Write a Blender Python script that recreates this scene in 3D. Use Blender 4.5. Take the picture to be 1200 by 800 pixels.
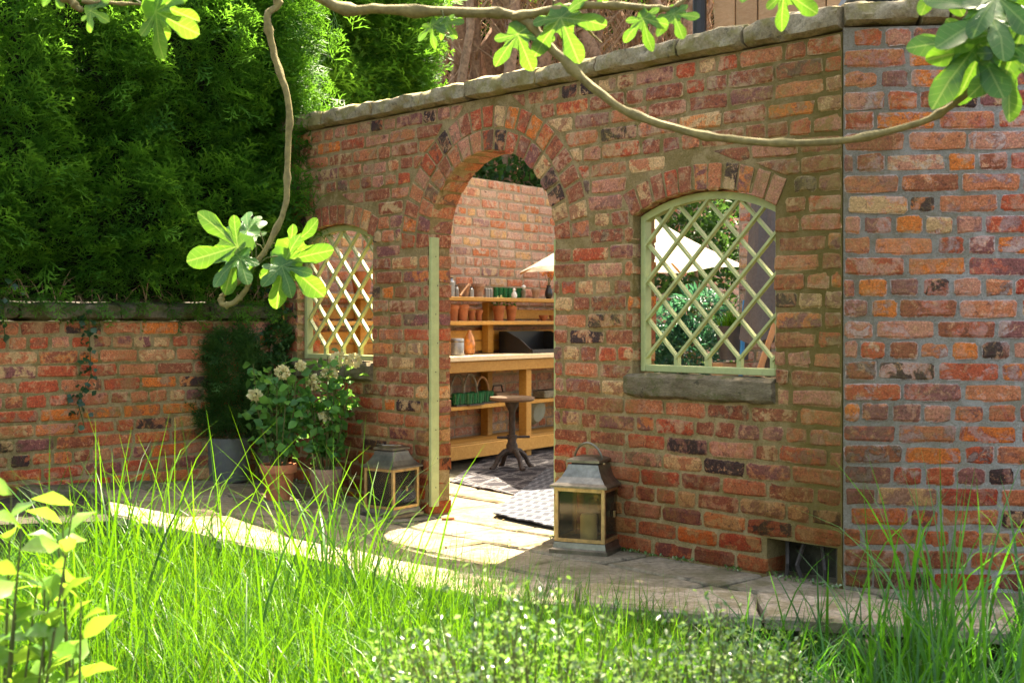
import bpy, math, random
import numpy as np
from mathutils import Vector, Matrix, Quaternion
from mathutils.geometry import tessellate_polygon

# ------------------------------------------------------------------ scene, camera, light
for o in list(bpy.data.objects): bpy.data.objects.remove(o)
SC = bpy.context.scene
COL = SC.collection
R = random.Random(7)
NR = np.random.default_rng(7)
CAMH = 1.02; FPX = 1500.0; HOR = 375.0

cam = bpy.data.cameras.new('camera'); camo = bpy.data.objects.new('camera', cam); COL.objects.link(camo)
camo.location = (0, 0, CAMH); camo.rotation_euler = (math.radians(90), 0, 0)
cam.sensor_width = 36; cam.lens = 45.0; cam.shift_y = -(400-HOR)/1200.0
cam.clip_start = 0.05; cam.clip_end = 600
cam.dof.use_dof = True; cam.dof.focus_distance = 5.7; cam.dof.aperture_fstop = 6.5
SC.camera = camo

SUN_AZ = math.atan2(0.37, 0.93); SUN_EL = math.radians(63)
w = bpy.data.worlds.new('World'); SC.world = w; w.use_nodes = True
nt = w.node_tree; bg = nt.nodes['Background']
sky = nt.nodes.new('ShaderNodeTexSky'); sky.sky_type = 'NISHITA'; sky.sun_disc = False
sky.sun_elevation = SUN_EL; sky.sun_rotation = SUN_AZ; sky.air_density = 1.0; sky.dust_density = 4.0; sky.ozone_density = 1.0
nt.links.new(sky.outputs[0], bg.inputs[0]); bg.inputs[1].default_value = 0.107
sun = bpy.data.lights.new('sun', 'SUN'); sun.energy = 5.0; sun.angle = math.radians(0.53); sun.color = (1.0, 0.94, 0.84)
suno = bpy.data.objects.new('sun', sun); COL.objects.link(suno)
tosun = Vector((math.sin(SUN_AZ)*math.cos(SUN_EL), math.cos(SUN_AZ)*math.cos(SUN_EL), math.sin(SUN_EL)))
suno.rotation_euler = tosun.to_track_quat('Z', 'Y').to_euler(); suno.location = tosun*20
vs = SC.view_settings; vs.view_transform = 'Standard'; vs.look = 'None'; vs.gamma = 1; vs.use_curve_mapping = False
vs.exposure = 2.75
try:
    vs.use_white_balance = True; vs.white_balance_temperature = 7600; vs.white_balance_tint = 10
except Exception: pass
SC.render.engine = 'CYCLES'
try:
    SC.cycles.max_bounces = 5; SC.cycles.diffuse_bounces = 3; SC.cycles.glossy_bounces = 3; SC.cycles.transparent_max_bounces = 8
    SC.cycles.sample_clamp_indirect = 6
except Exception: pass

# ------------------------------------------------------------------ helpers
def hgt(X):
    t = max(0.0, -X-0.45)
    return 0.085*t
def at(px, py, Y):
    return Vector(((px-600)/FPX*Y, Y, CAMH+(HOR-py)/FPX*Y))
def ground(px, py, lift=0.0):
    h = 0.0
    for _ in range(12):
        Y = FPX*(CAMH-h-lift)/(py-HOR); X = (px-600)/FPX*Y; h = hgt(X)
    return Vector((X, Y, h+lift))
def px_of(p):
    return 600+FPX*p[0]/p[1], HOR-FPX*(p[2]-CAMH)/p[1]

def thing(name, label, cat, loc=(0,0,0), rz=0, group=None):
    o = bpy.data.objects.new(name, None); COL.objects.link(o); o.empty_display_size = .1
    o.location = loc; o.rotation_euler = (0,0,rz); o['label'] = label; o['category'] = cat
    if group: o['group'] = group
    return o
def tag(o, label, cat, group=None):
    o['label'] = label; o['category'] = cat
    if group: o['group'] = group
    return o
def link(name, me, parent=None, kind=None):
    o = bpy.data.objects.new(name, me); COL.objects.link(o)
    if parent: o.parent = parent
    if kind: o['kind'] = kind
    return o

def fast_mesh(name, V, F, mat, tint=None, smooth=False):
    V = np.asarray(V, dtype=np.float32); F = np.asarray(F, dtype=np.int32)
    k = F.shape[1]
    me = bpy.data.meshes.new(name)
    me.vertices.add(len(V)); me.vertices.foreach_set('co', V.ravel())
    me.loops.add(F.size); me.loops.foreach_set('vertex_index', F.ravel())
    me.polygons.add(len(F)); me.polygons.foreach_set('loop_start', np.arange(0, F.size, k, dtype=np.int32))
    me.polygons.foreach_set('loop_total', np.full(len(F), k, dtype=np.int32))
    if tint is not None:
        a = me.attributes.new('tint', 'FLOAT', 'POINT'); a.data.foreach_set('value', np.asarray(tint, dtype=np.float32))
    me.update(calc_edges=True); me.validate()
    if smooth: me.polygons.foreach_set('use_smooth', np.ones(len(F), dtype=bool))
    me.materials.append(mat)
    return me

class MB:
    def __init__(s): s.v = []; s.f = []
    def add(s, vs_, fs):
        n = len(s.v); s.v += [tuple(v) for v in vs_]; s.f += [tuple(i+n for i in f) for f in fs]; return s
    def box(s, x0, x1, y0, y1, z0, z1, c=0.0):
        if c <= 0:
            return s.add([(x0,y0,z0),(x1,y0,z0),(x1,y1,z0),(x0,y1,z0),(x0,y0,z1),(x1,y0,z1),(x1,y1,z1),(x0,y1,z1)],
                  [(0,3,2,1),(4,5,6,7),(0,1,5,4),(1,2,6,5),(2,3,7,6),(3,0,4,7)])
        # chamfered box: three stacked rings
        def ring(z, i):
            a0, a1, b0, b1 = x0+i, x1-i, y0+i, y1-i; k = c
            return [(a0+k,b0,z),(a1-k,b0,z),(a1,b0+k,z),(a1,b1-k,z),(a1-k,b1,z),(a0+k,b1,z),(a0,b1-k,z),(a0,b0+k,z)]
        rs = ring(z0,c)+ring(z0+c,0)+ring(z1-c,0)+ring(z1,c)
        fs = [tuple(range(7,-1,-1)), tuple(range(24,32))]
        for r in range(3):
            for i in range(8):
                j = (i+1)%8; fs.append((r*8+i, r*8+j, r*8+8+j, r*8+8+i))
        return s.add(rs, fs)
    def bar(s, p, q, wd, th, up=(0,0,1)):
        p = Vector(p); q = Vector(q); d = (q-p).normalized(); up = Vector(up)
        if abs(d.dot(up)) > .98: up = Vector((0,1,0))
        a = d.cross(up).normalized()*wd/2; b = a.cross(d).normalized()*th/2
        vs_ = [p-a-b, p+a-b, p+a+b, p-a+b, q-a-b, q+a-b, q+a+b, q-a+b]
        return s.add(vs_, [(0,1,2,3),(7,6,5,4),(0,4,5,1),(1,5,6,2),(2,6,7,3),(3,7,4,0)])
    def tube(s, pts, rad, n=8, jit=0.0, rng=None):
        pts = [Vector(p) for p in pts]; m = len(pts)
        if not hasattr(rad, '__len__'): rad = [rad]*m
        vs_ = []; ref = Vector((0.31,0.17,0.93))
        for i, p in enumerate(pts):
            d = (pts[min(i+1,m-1)]-pts[max(i-1,0)]).normalized()
            a = d.cross(ref)
            if a.length < .05: a = d.cross(Vector((1,0,0)))
            a.normalize(); b = d.cross(a).normalized(); ref = a.cross(d)
            for k in range(n):
                t = 2*math.pi*k/n; r = rad[i]*(1+(rng.uniform(-jit,jit) if rng else 0))
                vs_.append(p+a*math.cos(t)*r+b*math.sin(t)*r)
        fs = [tuple(range(n-1,-1,-1)), tuple(range((m-1)*n, m*n))]
        for i in range(m-1):
            for k in range(n):
                j = (k+1)%n; fs.append((i*n+k, i*n+j, i*n+n+j, i*n+n+k))
        return s.add(vs_, fs)
    def lathe(s, prof, n=20, c=(0,0,0), cap=True, sq=False):
        vs_ = []
        for r, z in prof:
            for k in range(n):
                t = 2*math.pi*(k+(.5 if sq else 0))/n
                vs_.append((c[0]+r*math.cos(t), c[1]+r*math.sin(t), c[2]+z))
        m = len(prof); fs = []
        for i in range(m-1):
            for k in range(n):
                j = (k+1)%n; fs.append((i*n+k, i*n+j, i*n+n+j, i*n+n+k))
        if cap: fs += [tuple(range(n-1,-1,-1)), tuple(range((m-1)*n, m*n))]
        return s.add(vs_, fs)
    def mesh(s, name, mat, smooth=False):
        me = bpy.data.meshes.new(name); me.from_pydata(s.v, [], s.f); me.update()
        if smooth: me.polygons.foreach_set('use_smooth', [True]*len(me.polygons))
        me.materials.append(mat); return me
    def build(s, name, mat, parent=None, smooth=False, kind=None):
        me = s.mesh(name, mat, smooth)
        if smooth: me.set_sharp_from_angle(angle=math.radians(38))
        return link(name, me, parent, kind)

# ------------------------------------------------------------------ materials
class NT:
    def __init__(s, name):
        s.m = bpy.data.materials.new(name); s.m.use_nodes = True; s.t = s.m.node_tree
        s.b = s.t.nodes['Principled BSDF']; s.out = s.t.nodes['Material Output']
        s.pos = s.t.nodes.new('ShaderNodeNewGeometry')
    def n(s, typ, **kw):
        nd = s.t.nodes.new(typ)
        for k, v in kw.items(): setattr(nd, k, v)
        return nd
    def l(s, a, b): s.t.links.new(a, b)
    def noise(s, scale, detail=4, rough=.55, vec=None, dist=0.0, col=False):
        nd = s.n('ShaderNodeTexNoise'); nd.inputs['Scale'].default_value = scale
        nd.inputs['Detail'].default_value = detail; nd.inputs['Roughness'].default_value = rough; nd.inputs['Distortion'].default_value = dist
        s.l(vec if vec is not None else s.pos.outputs['Position'], nd.inputs['Vector'])
        return nd.outputs['Color' if col else 'Fac']
    def ramp(s, fac, stops, const=False):
        nd = s.n('ShaderNodeValToRGB'); cr = nd.color_ramp
        if const: cr.interpolation = 'CONSTANT'
        while len(cr.elements) < len(stops): cr.elements.new(.5)
        for e, (p, c) in zip(cr.elements, stops):
            e.position = p; e.color = (c[0], c[1], c[2], 1) if hasattr(c, '__len__') else (c, c, c, 1)
        s.l(fac, nd.inputs[0]); return nd.outputs[0]
    def mix(s, fac, a, b, mode='MIX'):
        nd = s.n('ShaderNodeMix', data_type='RGBA', blend_type=mode)
        for sock, v in ((nd.inputs[0], fac), (nd.inputs[6], a), (nd.inputs[7], b)):
            if hasattr(v, 'is_linked'): s.l(v, sock)
            elif hasattr(v, '__len__'): sock.default_value = (v[0], v[1], v[2], 1)
            else: sock.default_value = v
        return nd.outputs[2]
    def math(s, op, a, b=0.0):
        nd = s.n('ShaderNodeMath', operation=op)
        for i, v in enumerate((a, b)):
            if hasattr(v, 'is_linked'): s.l(v, nd.inputs[i])
            else: nd.inputs[i].default_value = v
        return nd.outputs[0]
    def mapping(s, scale, rz=0.0, vec=None):
        nd = s.n('ShaderNodeMapping'); nd.inputs['Scale'].default_value = scale; nd.inputs['Rotation'].default_value = (0,0,rz)
        s.l(vec if vec is not None else s.pos.outputs['Position'], nd.inputs['Vector']); return nd.outputs[0]
    def bump(s, h, strength, dist=.01):
        nd = s.n('ShaderNodeBump'); nd.inputs['Strength'].default_value = strength; nd.inputs['Distance'].default_value = dist
        s.l(h, nd.inputs['Height']); s.l(nd.outputs[0], s.b.inputs['Normal'])
    def fin(s, col, rough=.8, spec=.3, metal=0.0):
        if hasattr(col, 'is_linked'): s.l(col, s.b.inputs['Base Color'])
        else: s.b.inputs['Base Color'].default_value = (*col, 1)
        if hasattr(rough, 'is_linked'): s.l(rough, s.b.inputs['Roughness'])
        else: s.b.inputs['Roughness'].default_value = rough
        s.b.inputs['Specular IOR Level'].default_value = spec; s.b.inputs['Metallic'].default_value = metal
        return s.m
    def rnd(s, k=1.0):
        oi = s.n('ShaderNodeObjectInfo')
        return s.math('FRACT', s.math('MULTIPLY', s.math('ADD', oi.outputs['Random'], s.pos.outputs['Random Per Island']), k))

LIME_SC = 15
def lime_mask(m):
    return m.ramp(m.noise(LIME_SC, 6, .74, dist=.5), [(.50,0),(.585,1)])
def corner_stain(m):
    """algae running down the straight joint at the corner of the garden wall"""
    sp = m.n('ShaderNodeSeparateXYZ'); m.l(m.pos.outputs['Position'], sp.inputs[0])
    dx = m.math('SUBTRACT', sp.outputs[0], 1.256); dy = m.math('SUBTRACT', sp.outputs[1], 4.87)
    d = m.math('SQRT', m.math('ADD', m.math('MULTIPLY', dx, dx), m.math('MULTIPLY', dy, dy)))
    d = m.math('ADD', d, m.math('MULTIPLY', m.math('SUBTRACT', m.noise(5, 4, .7), .5), .7))
    return m.ramp(d, [(.08,1),(.55,0)]), sp.outputs[2]
def brick_mat(name, pal, smear, moss, smear_amt=.5, moss_amt=.5, corner=0.0, damp=0.0):
    m = NT(name); r = m.rnd(); r2 = m.rnd(7.31); r3 = m.rnd(13.7)
    n = len(pal); st = [(i/n, c) for i, c in enumerate(pal)]
    c1 = m.ramp(r, st, True); c2 = m.ramp(r2, st, True)
    big = m.noise(15, 4, .62, dist=.4)
    c = m.mix(m.math('MULTIPLY', m.ramp(big, [(.49,0),(.55,1)]), .8), c1, c2)
    mid = m.noise(36, 5, .72, dist=.6)
    c = m.mix(m.ramp(mid, [(.33,.8),(.45,0)]), c, (.11,.045,.03))
    c = m.mix(m.ramp(mid, [(.55,0),(.66,.65)]), c, (.72,.36,.18))
    c = m.mix(1.0, c, m.ramp(m.noise(130, 3, .8), [(.25,.4),(.5,1.0),(.75,1.65)]), 'MULTIPLY')
    lm = lime_mask(m)
    sm = m.math('MULTIPLY', m.math('MULTIPLY', lm, smear_amt), m.ramp(r3, [(0,.2),(.45,.6),(1,1.25)]))
    at_ = m.n('ShaderNodeAttribute'); at_.attribute_name = 'edge'
    ed = m.ramp(m.math('ADD', at_.outputs['Fac'], m.math('MULTIPLY', m.math('SUBTRACT', m.noise(48, 4, .75), .5), 1.7)), [(.62,0),(.98,.8)])
    c = m.mix(m.math('MAXIMUM', sm, ed), c, m.mix(1.0, smear, m.ramp(m.noise(70, 3, .7), [(.3,.6),(.7,1.3)]), 'MULTIPLY'))
    mo = m.math('MULTIPLY', m.ramp(m.noise(2.6, 4, .65), [(.47,0),(.66,1)]), m.ramp(mid, [(.40,0),(.60,1)]))
    c = m.mix(m.math('MULTIPLY', mo, moss_amt), c, moss)
    if corner or damp:
        cs_, zz = corner_stain(m)
        c = m.mix(m.math('MULTIPLY', m.math('MULTIPLY', cs_, corner), m.ramp(mid, [(.38,.35),(.6,1)])), c, (.17,.125,.03))
        dm = m.ramp(m.math('ADD', zz, m.math('MULTIPLY', m.math('SUBTRACT', m.noise(6, 5, .7), .5), .8)), [(.16,1),(.80,0)])
        c = m.mix(m.math('MULTIPLY', dm, damp), c, m.mix(1.0, c, (.52,.33,.20), 'MULTIPLY'))
    m.bump(m.mix(.55, m.noise(75, 5, .75), mid), .8, .012)
    return m.fin(c, .9, .2)

def mortar_mat(name, a, b, moss, moss_amt, corner=0.0):
    m = NT(name)
    c = m.mix(m.ramp(m.noise(7, 6, .65), [(.35,0),(.65,1)]), a, b)
    c = m.mix(1.0, c, m.ramp(m.noise(150, 4, .75), [(.2,.45),(.5,.95),(.8,1.45)]), 'MULTIPLY')
    mo = m.ramp(m.noise(3.1, 6, .7), [(.44,0),(.62,1)])
    c = m.mix(m.math('MULTIPLY', mo, moss_amt), c, moss)
    c = m.mix(m.math('MULTIPLY', lime_mask(m), .55), c, [min(1, q*1.12) for q in b])
    if corner:
        cs_, zz = corner_stain(m); c = m.mix(m.math('MULTIPLY', cs_, corner), c, (.125,.09,.018))
    m.bump(m.mix(.5, m.noise(160, 4, .8), m.noise(35, 4, .7)), 1.0, .012)
    return m.fin(c, .95, .15)

def stone_mat(name, a, b, moss, moss_amt, sc=1.0, stri=(1,1,1), bs=.8):
    m = NT(name); v = m.mapping(stri)
    c = m.mix(m.ramp(m.noise(6*sc, 6, .65, v), [(.35,0),(.65,1)]), a, b)
    c = m.mix(1.0, c, m.ramp(m.noise(60*sc, 6, .75, v), [(.25,.4),(.5,.95),(.75,1.4)]), 'MULTIPLY')
    li = m.math('MULTIPLY', m.ramp(m.noise(9*sc, 6, .7), [(.48,0),(.6,1)]), moss_amt)
    c = m.mix(li, c, moss)
    c = m.mix(m.math('MULTIPLY', m.ramp(m.noise(16*sc, 6, .7), [(.60,0),(.66,1)]), .6), c, (.03,.03,.022))
    m.bump(m.mix(.5, m.noise(55*sc, 8, .75, v), m.noise(17*sc, 6, .7, v)), bs, .02)
    return m.fin(c, .92, .2)

def leaf_mat(name, cols, trans, tw=.45, rough=.4, spec=.4, attr=False):
    m = NT(name)
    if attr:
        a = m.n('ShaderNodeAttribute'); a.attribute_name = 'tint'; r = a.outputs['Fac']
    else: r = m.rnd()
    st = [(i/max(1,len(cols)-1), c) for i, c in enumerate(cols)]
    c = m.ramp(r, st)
    if not attr: c = m.mix(1.0, c, m.ramp(m.noise(40, 3, .6), [(.3,.75),(.7,1.2)]), 'MULTIPLY')
    m.fin(c, rough, spec)
    tr = m.n('ShaderNodeBsdfTranslucent'); m.l(m.mix(.6, c, trans), tr.inputs['Color'])
    mx = m.n('ShaderNodeMixShader'); mx.inputs[0].default_value = tw
    m.l(m.b.outputs[0], mx.inputs[1]); m.l(tr.outputs[0], mx.inputs[2]); m.l(mx.outputs[0], m.out.inputs['Surface'])
    return m.m

def plain(name, col, rough=.6, spec=.3, metal=0.0, var=.25, sc=18, bump=.2):
    m = NT(name)
    c = m.mix(1.0, col, m.ramp(m.noise(sc, 6, .65), [(.3,1-var),(.7,1+var)]), 'MULTIPLY')
    if bump: m.bump(m.noise(sc*4, 5, .7), bump, .004)
    return m.fin(c, rough, spec, metal)

def wood_mat(name, a, b, rz, rough=.6):
    m = NT(name); v = m.mapping((2.0, 30, 30), rz)
    g = m.noise(1.6, 6, .65, v, 1.2)
    c = m.mix(m.ramp(g, [(.3,0),(.7,1)]), a, b)
    c = m.mix(1.0, c, m.ramp(m.rnd(), [(0,.78),(1,1.18)]), 'MULTIPLY')
    m.bump(g, .25, .004)
    return m.fin(c, rough, .3)

def painted_mat(name, col, under):
    m = NT(name)
    c = m.mix(1.0, col, m.ramp(m.noise(14, 6, .7), [(.3,.8),(.7,1.12)]), 'MULTIPLY')
    c = m.mix(m.math('MULTIPLY', m.ramp(m.noise(55, 6, .75), [(.62,0),(.68,1)]), .7), c, under)
    m.bump(m.noise(70, 5, .7, m.mapping((1,1,.15))), .25, .004)
    return m.fin(c, .5, .35)

OR=(.66,.165,.032); RD=(.46,.085,.035); BR=(.29,.085,.042); PU=(.24,.085,.07); PK=(.50,.20,.12); BF=(.58,.34,.15); DK=(.055,.032,.028); SA=(.50,.16,.068); WH=(.70,.60,.46); CR=(.38,.06,.03)
M = {}
M['brick_main'] = brick_mat('brick_main', [RD,SA,BR,PU,PK,BR,BF,RD,BR,OR,SA,PK,DK,BR,BF,PU,SA,RD,BR,PU,PK,BR,SA,BF,DK,BR], (.52,.36,.18), (.20,.14,.035), .5, .7, .7, .95)
M['brick_right'] = brick_mat('brick_right', [OR,RD,SA,PK,BR,CR,SA,PU,OR,RD,BF,PU,BR,OR,RD,PK,PU,DK,RD,OR,PU,SA,BR], (.56,.46,.40), (.10,.065,.03), .5, .4, .5, .8)
M['brick_low'] = brick_mat('brick_low', [RD,SA,BR,PU,OR,RD,BR,SA,PK,RD,BR,OR,DK,BF,SA,RD], (.46,.33,.15), (.15,.125,.025), .5, .8, 0, .4)
M['brick_back'] = brick_mat('brick_back', [PK,(.46,.25,.17),(.50,.28,.20),(.30,.17,.15),BF,PK,(.42,.20,.12),SA,(.50,.29,.21),BF,PK,(.52,.33,.24),SA], (.55,.43,.31), (.26,.19,.07), .7, .35)
M['mortar_main'] = mortar_mat('mortar_main', (.28,.185,.075), (.38,.27,.13), (.17,.12,.028), .7, .85)
M['mortar_right'] = mortar_mat('mortar_right', (.27,.245,.21), (.38,.35,.305), (.20,.16,.08), .55, .5)
M['mortar_low'] = mortar_mat('mortar_low', (.27,.19,.08), (.36,.27,.135), (.12,.105,.022), .7)
M['mortar_back'] = mortar_mat('mortar_back', (.36,.28,.19), (.42,.33,.24), (.24,.19,.08), .4)
M['coping'] = stone_mat('coping', (.26,.205,.115), (.40,.33,.21), (.22,.185,.05), .7)
M['coping_low'] = stone_mat('coping_low', (.10,.09,.055), (.18,.155,.095), (.07,.08,.018), .85)
M['sill'] = stone_mat('sill', (.14,.105,.06), (.27,.21,.125), (.10,.10,.025), .75, 1.4, (1,1,4))
M['slab'] = stone_mat('slab', (.19,.15,.09), (.27,.22,.145), (.10,.085,.03), .6, .6, bs=.35)
M['kerb'] = stone_mat('kerb', (.27,.215,.14), (.40,.33,.235), (.15,.12,.045), .65, .9, bs=.6)
M['joint'] = plain('joint', (.055,.05,.033), .95, .1, var=.5, bump=.6)
M['soil'] = plain('soil', (.035,.027,.018), .95, .1, var=.5, bump=.8)
M['green_paint'] = painted_mat('green_paint', (.42,.44,.175), (.30,.26,.13))
M['hedge'] = leaf_mat('hedge', [(.008,.04,.006),(.03,.12,.012),(.075,.22,.02),(.14,.31,.028)], (.20,.48,.035), .42, .55, .25, True)
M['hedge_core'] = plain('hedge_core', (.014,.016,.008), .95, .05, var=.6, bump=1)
M['grass'] = leaf_mat('grass', [(.004,.028,.002),(.012,.075,.004),(.032,.15,.007),(.11,.235,.016)], (.185,.42,.012), .44, .4, .28, True)
M['sedge'] = leaf_mat('sedge', [(.008,.045,.006),(.022,.11,.010),(.05,.19,.016)], (.13,.42,.02), .45, .35, .5, True)
M['straw'] = leaf_mat('straw', [(.25,.16,.06),(.35,.25,.09)], (.4,.3,.1), .3, .6, .2, True)
def fig_mat():
    m = NT('fig'); tc = m.n('ShaderNodeTexCoord'); sp = m.n('ShaderNodeSeparateXYZ'); m.l(tc.outputs['Object'], sp.inputs[0])
    x = sp.outputs[0]; y = m.math('DIVIDE', m.math('SUBTRACT', sp.outputs[1], .28), .74); vein = None
    for an in (-105,-50,0,50,105):
        a = math.radians(an); ux, uy = math.sin(a), math.cos(a)
        d = m.math('ABSOLUTE', m.math('SUBTRACT', m.math('MULTIPLY', x, uy), m.math('MULTIPLY', y, ux)))
        al = m.math('ADD', m.math('MULTIPLY', x, ux), m.math('MULTIPLY', y, uy))
        side = m.math('PINGPONG', m.math('SUBTRACT', m.math('MULTIPLY', al, 9.0), m.math('MULTIPLY', d, 7.0)), .5)
        near = m.math('LESS_THAN', d, .15)
        f = m.math('MULTIPLY', m.math('GREATER_THAN', al, -.02), m.math('MAXIMUM', m.math('LESS_THAN', d, .011), m.math('MULTIPLY', m.math('MULTIPLY', m.math('LESS_THAN', side, .05), near), .5)))
        vein = f if vein is None else m.math('MAXIMUM', vein, f)
    c = m.ramp(m.rnd(), [(0,(.035,.115,.022)),(.5,(.055,.16,.025)),(1,(.085,.20,.03))])
    c = m.mix(1.0, c, m.ramp(m.noise(26, 5, .65), [(.3,.7),(.7,1.3)]), 'MULTIPLY')
    c = m.mix(m.math('MULTIPLY', vein, .55), c, (.22,.32,.09))
    m.bump(vein, .35, .004)
    m.fin(c, .36, .5)
    tr = m.n('ShaderNodeBsdfTranslucent'); m.l(m.mix(m.math('MULTIPLY', vein, .5), m.mix(.6, c, m.mix(m.noise(14, 4, .6), (.13,.36,.015), (.27,.50,.025))), (.42,.55,.10)), tr.inputs['Color'])
    mx = m.n('ShaderNodeMixShader'); mx.inputs[0].default_value = .46
    m.l(m.b.outputs[0], mx.inputs[1]); m.l(tr.outputs[0], mx.inputs[2]); m.l(mx.outputs[0], m.out.inputs['Surface'])
    return m.m
M['fig'] = fig_mat()
M['fig_back'] = M['fig']
M['privet'] = leaf_mat('privet', [(.07,.20,.022),(.12,.28,.03),(.19,.34,.04)], (.36,.56,.05), .46, .33, .5)
M['box'] = leaf_mat('box', [(.03,.085,.018),(.06,.15,.028),(.11,.22,.045),(.36,.42,.24)], (.26,.44,.07), .42, .24, .7, True)
M['dark_leaf'] = leaf_mat('dark_leaf', [(.016,.055,.014),(.035,.10,.02),(.06,.14,.028)], (.12,.26,.04), .3, .5, .3, True)
M['rose_leaf'] = leaf_mat('rose_leaf', [(.04,.14,.035),(.07,.21,.045),(.12,.30,.05)], (.26,.54,.07), .45, .4, .4, True)
M['blue_leaf'] = leaf_mat('blue_leaf', [(.015,.06,.04),(.03,.10,.06),(.06,.16,.07)], (.08,.30,.12), .35, .4, .4, True)
M['tree_leaf'] = leaf_mat('tree_leaf', [(.05,.11,.02),(.09,.17,.03),(.14,.22,.05)], (.32,.45,.08), .4, .5, .3, True)
M['ivy'] = leaf_mat('ivy', [(.015,.05,.018),(.03,.085,.025)], (.08,.2,.04), .3, .35, .45, True)
M['cream_petal'] = leaf_mat('cream_petal', [(.62,.54,.24),(.75,.68,.38),(.62,.62,.28)], (.75,.7,.45), .35, .6, .2, True)
M['orange_petal'] = leaf_mat('orange_petal', [(.75,.20,.05),(.80,.38,.07),(.65,.12,.12)], (.9,.4,.1), .4, .5, .2, True)
M['bark_fig'] = plain('bark_fig', (.20,.16,.055), .75, .3, var=.4, sc=45, bump=.6)
M['stem'] = plain('stem', (.09,.10,.03), .7, .2)
M['bark'] = plain('bark', (.33,.20,.125), .9, .15, var=.5, sc=25, bump=.8)
M['twig'] = plain('twig', (.36,.23,.14), .9, .1, var=.4)
M['terracotta'] = plain('terracotta', (.42,.15,.065), .8, .2, var=.25, sc=22, bump=.3)
M['terracotta_old'] = stone_mat('terracotta_old', (.32,.17,.10), (.42,.26,.17), (.45,.40,.32), .35, 1.0, bs=.3)
M['grey_pot'] = plain('grey_pot', (.115,.12,.105), .55, .35, var=.15, bump=.1)
M['stone_pot'] = stone_mat('stone_pot', (.20,.17,.12), (.30,.26,.19), (.13,.14,.06), .5)
M['dark_pot'] = plain('dark_pot', (.05,.048,.05), .5, .4)
WR = math.radians(-55)
M['pine'] = wood_mat('pine', (.44,.20,.035), (.60,.33,.075), WR)
M['pine_sunlit'] = wood_mat('pine_sunlit', (.62,.47,.27), (.72,.58,.38), WR)  # paler copy of pine; sun on the bench top put into the colour
M['shed_wood'] = wood_mat('shed_wood', (.38,.22,.10), (.50,.31,.16), 0)
M['old_wood'] = wood_mat('old_wood', (.16,.10,.06), (.26,.17,.10), 0, .7)
M['handle_wood'] = plain('handle_wood', (.48,.24,.10), .5, .35, var=.2)
M['iron'] = plain('iron', (.07,.055,.045), .65, .4, .3, var=.5, sc=40, bump=.4)
M['brass'] = plain('brass', (.55,.36,.15), .42, .5, .85, var=.35, sc=30, bump=.15)
M['pewter'] = plain('pewter', (.22,.195,.145), .38, .5, .9, var=.35, sc=22, bump=.2)
M['canister'] = plain('canister', (.30,.30,.29), .4, .5, .7, var=.3)
M['black_plastic'] = plain('black_plastic', (.012,.012,.013), .32, .5, var=.2, bump=.05)
M['black_iron'] = plain('black_iron', (.02,.02,.02), .5, .4)
M['parasol'] = leaf_mat('parasol', [(.60,.54,.43),(.64,.58,.47)], (.85,.78,.62), .3, .9, .1)
M['grey_cloth'] = plain('grey_cloth', (.13,.12,.115), .9, .15, var=.15, sc=60, bump=.2)
M['blue_paint'] = plain('blue_paint', (.02,.22,.50), .4, .4, var=.1, bump=0)
M['lead'] = plain('lead', (.20,.24,.30), .55, .4, .2, var=.2)
M['white'] = plain('white', (.72,.70,.66), .5, .4, var=.1, bump=0)
M['basin'] = plain('basin', (.33,.37,.30), .5, .4, var=.15)

def glass_mat(name, col, rough=.05, tr=.75):
    m = NT(name); gl = m.n('ShaderNodeBsdfGlossy'); gl.inputs['Roughness'].default_value = rough
    tp = m.n('ShaderNodeBsdfTransparent'); m.l(m.mix(m.noise(16, 5, .7), [c*.85 for c in col], col), tp.inputs['Color'])
    fr = m.n('ShaderNodeFresnel'); fr.inputs[0].default_value = 1.5
    df = m.n('ShaderNodeBsdfDiffuse'); df.inputs['Color'].default_value = (col[0]*.6, col[1]*.6, col[2]*.55, 1)
    a = m.n('ShaderNodeMixShader'); a.inputs[0].default_value = tr; m.l(df.outputs[0], a.inputs[1]); m.l(tp.outputs[0], a.inputs[2])
    b = m.n('ShaderNodeMixShader'); m.l(fr.outputs[0], b.inputs[0]); m.l(a.outputs[0], b.inputs[1]); m.l(gl.outputs[0], b.inputs[2])
    m.l(b.outputs[0], m.out.inputs['Surface']); return m.m
M['lantern_glass'] = glass_mat('lantern_glass', (.92,.84,.62), .06, .965)
M['green_glass'] = glass_mat('green_glass', (.04,.50,.20), .05, .62)
M['amber_glass'] = plain('amber_glass', (.50,.18,.04), .12, .6, var=.8, sc=14, bump=0)
M['clear_glass'] = glass_mat('clear_glass', (.85,.88,.86), .05, .8)

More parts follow.
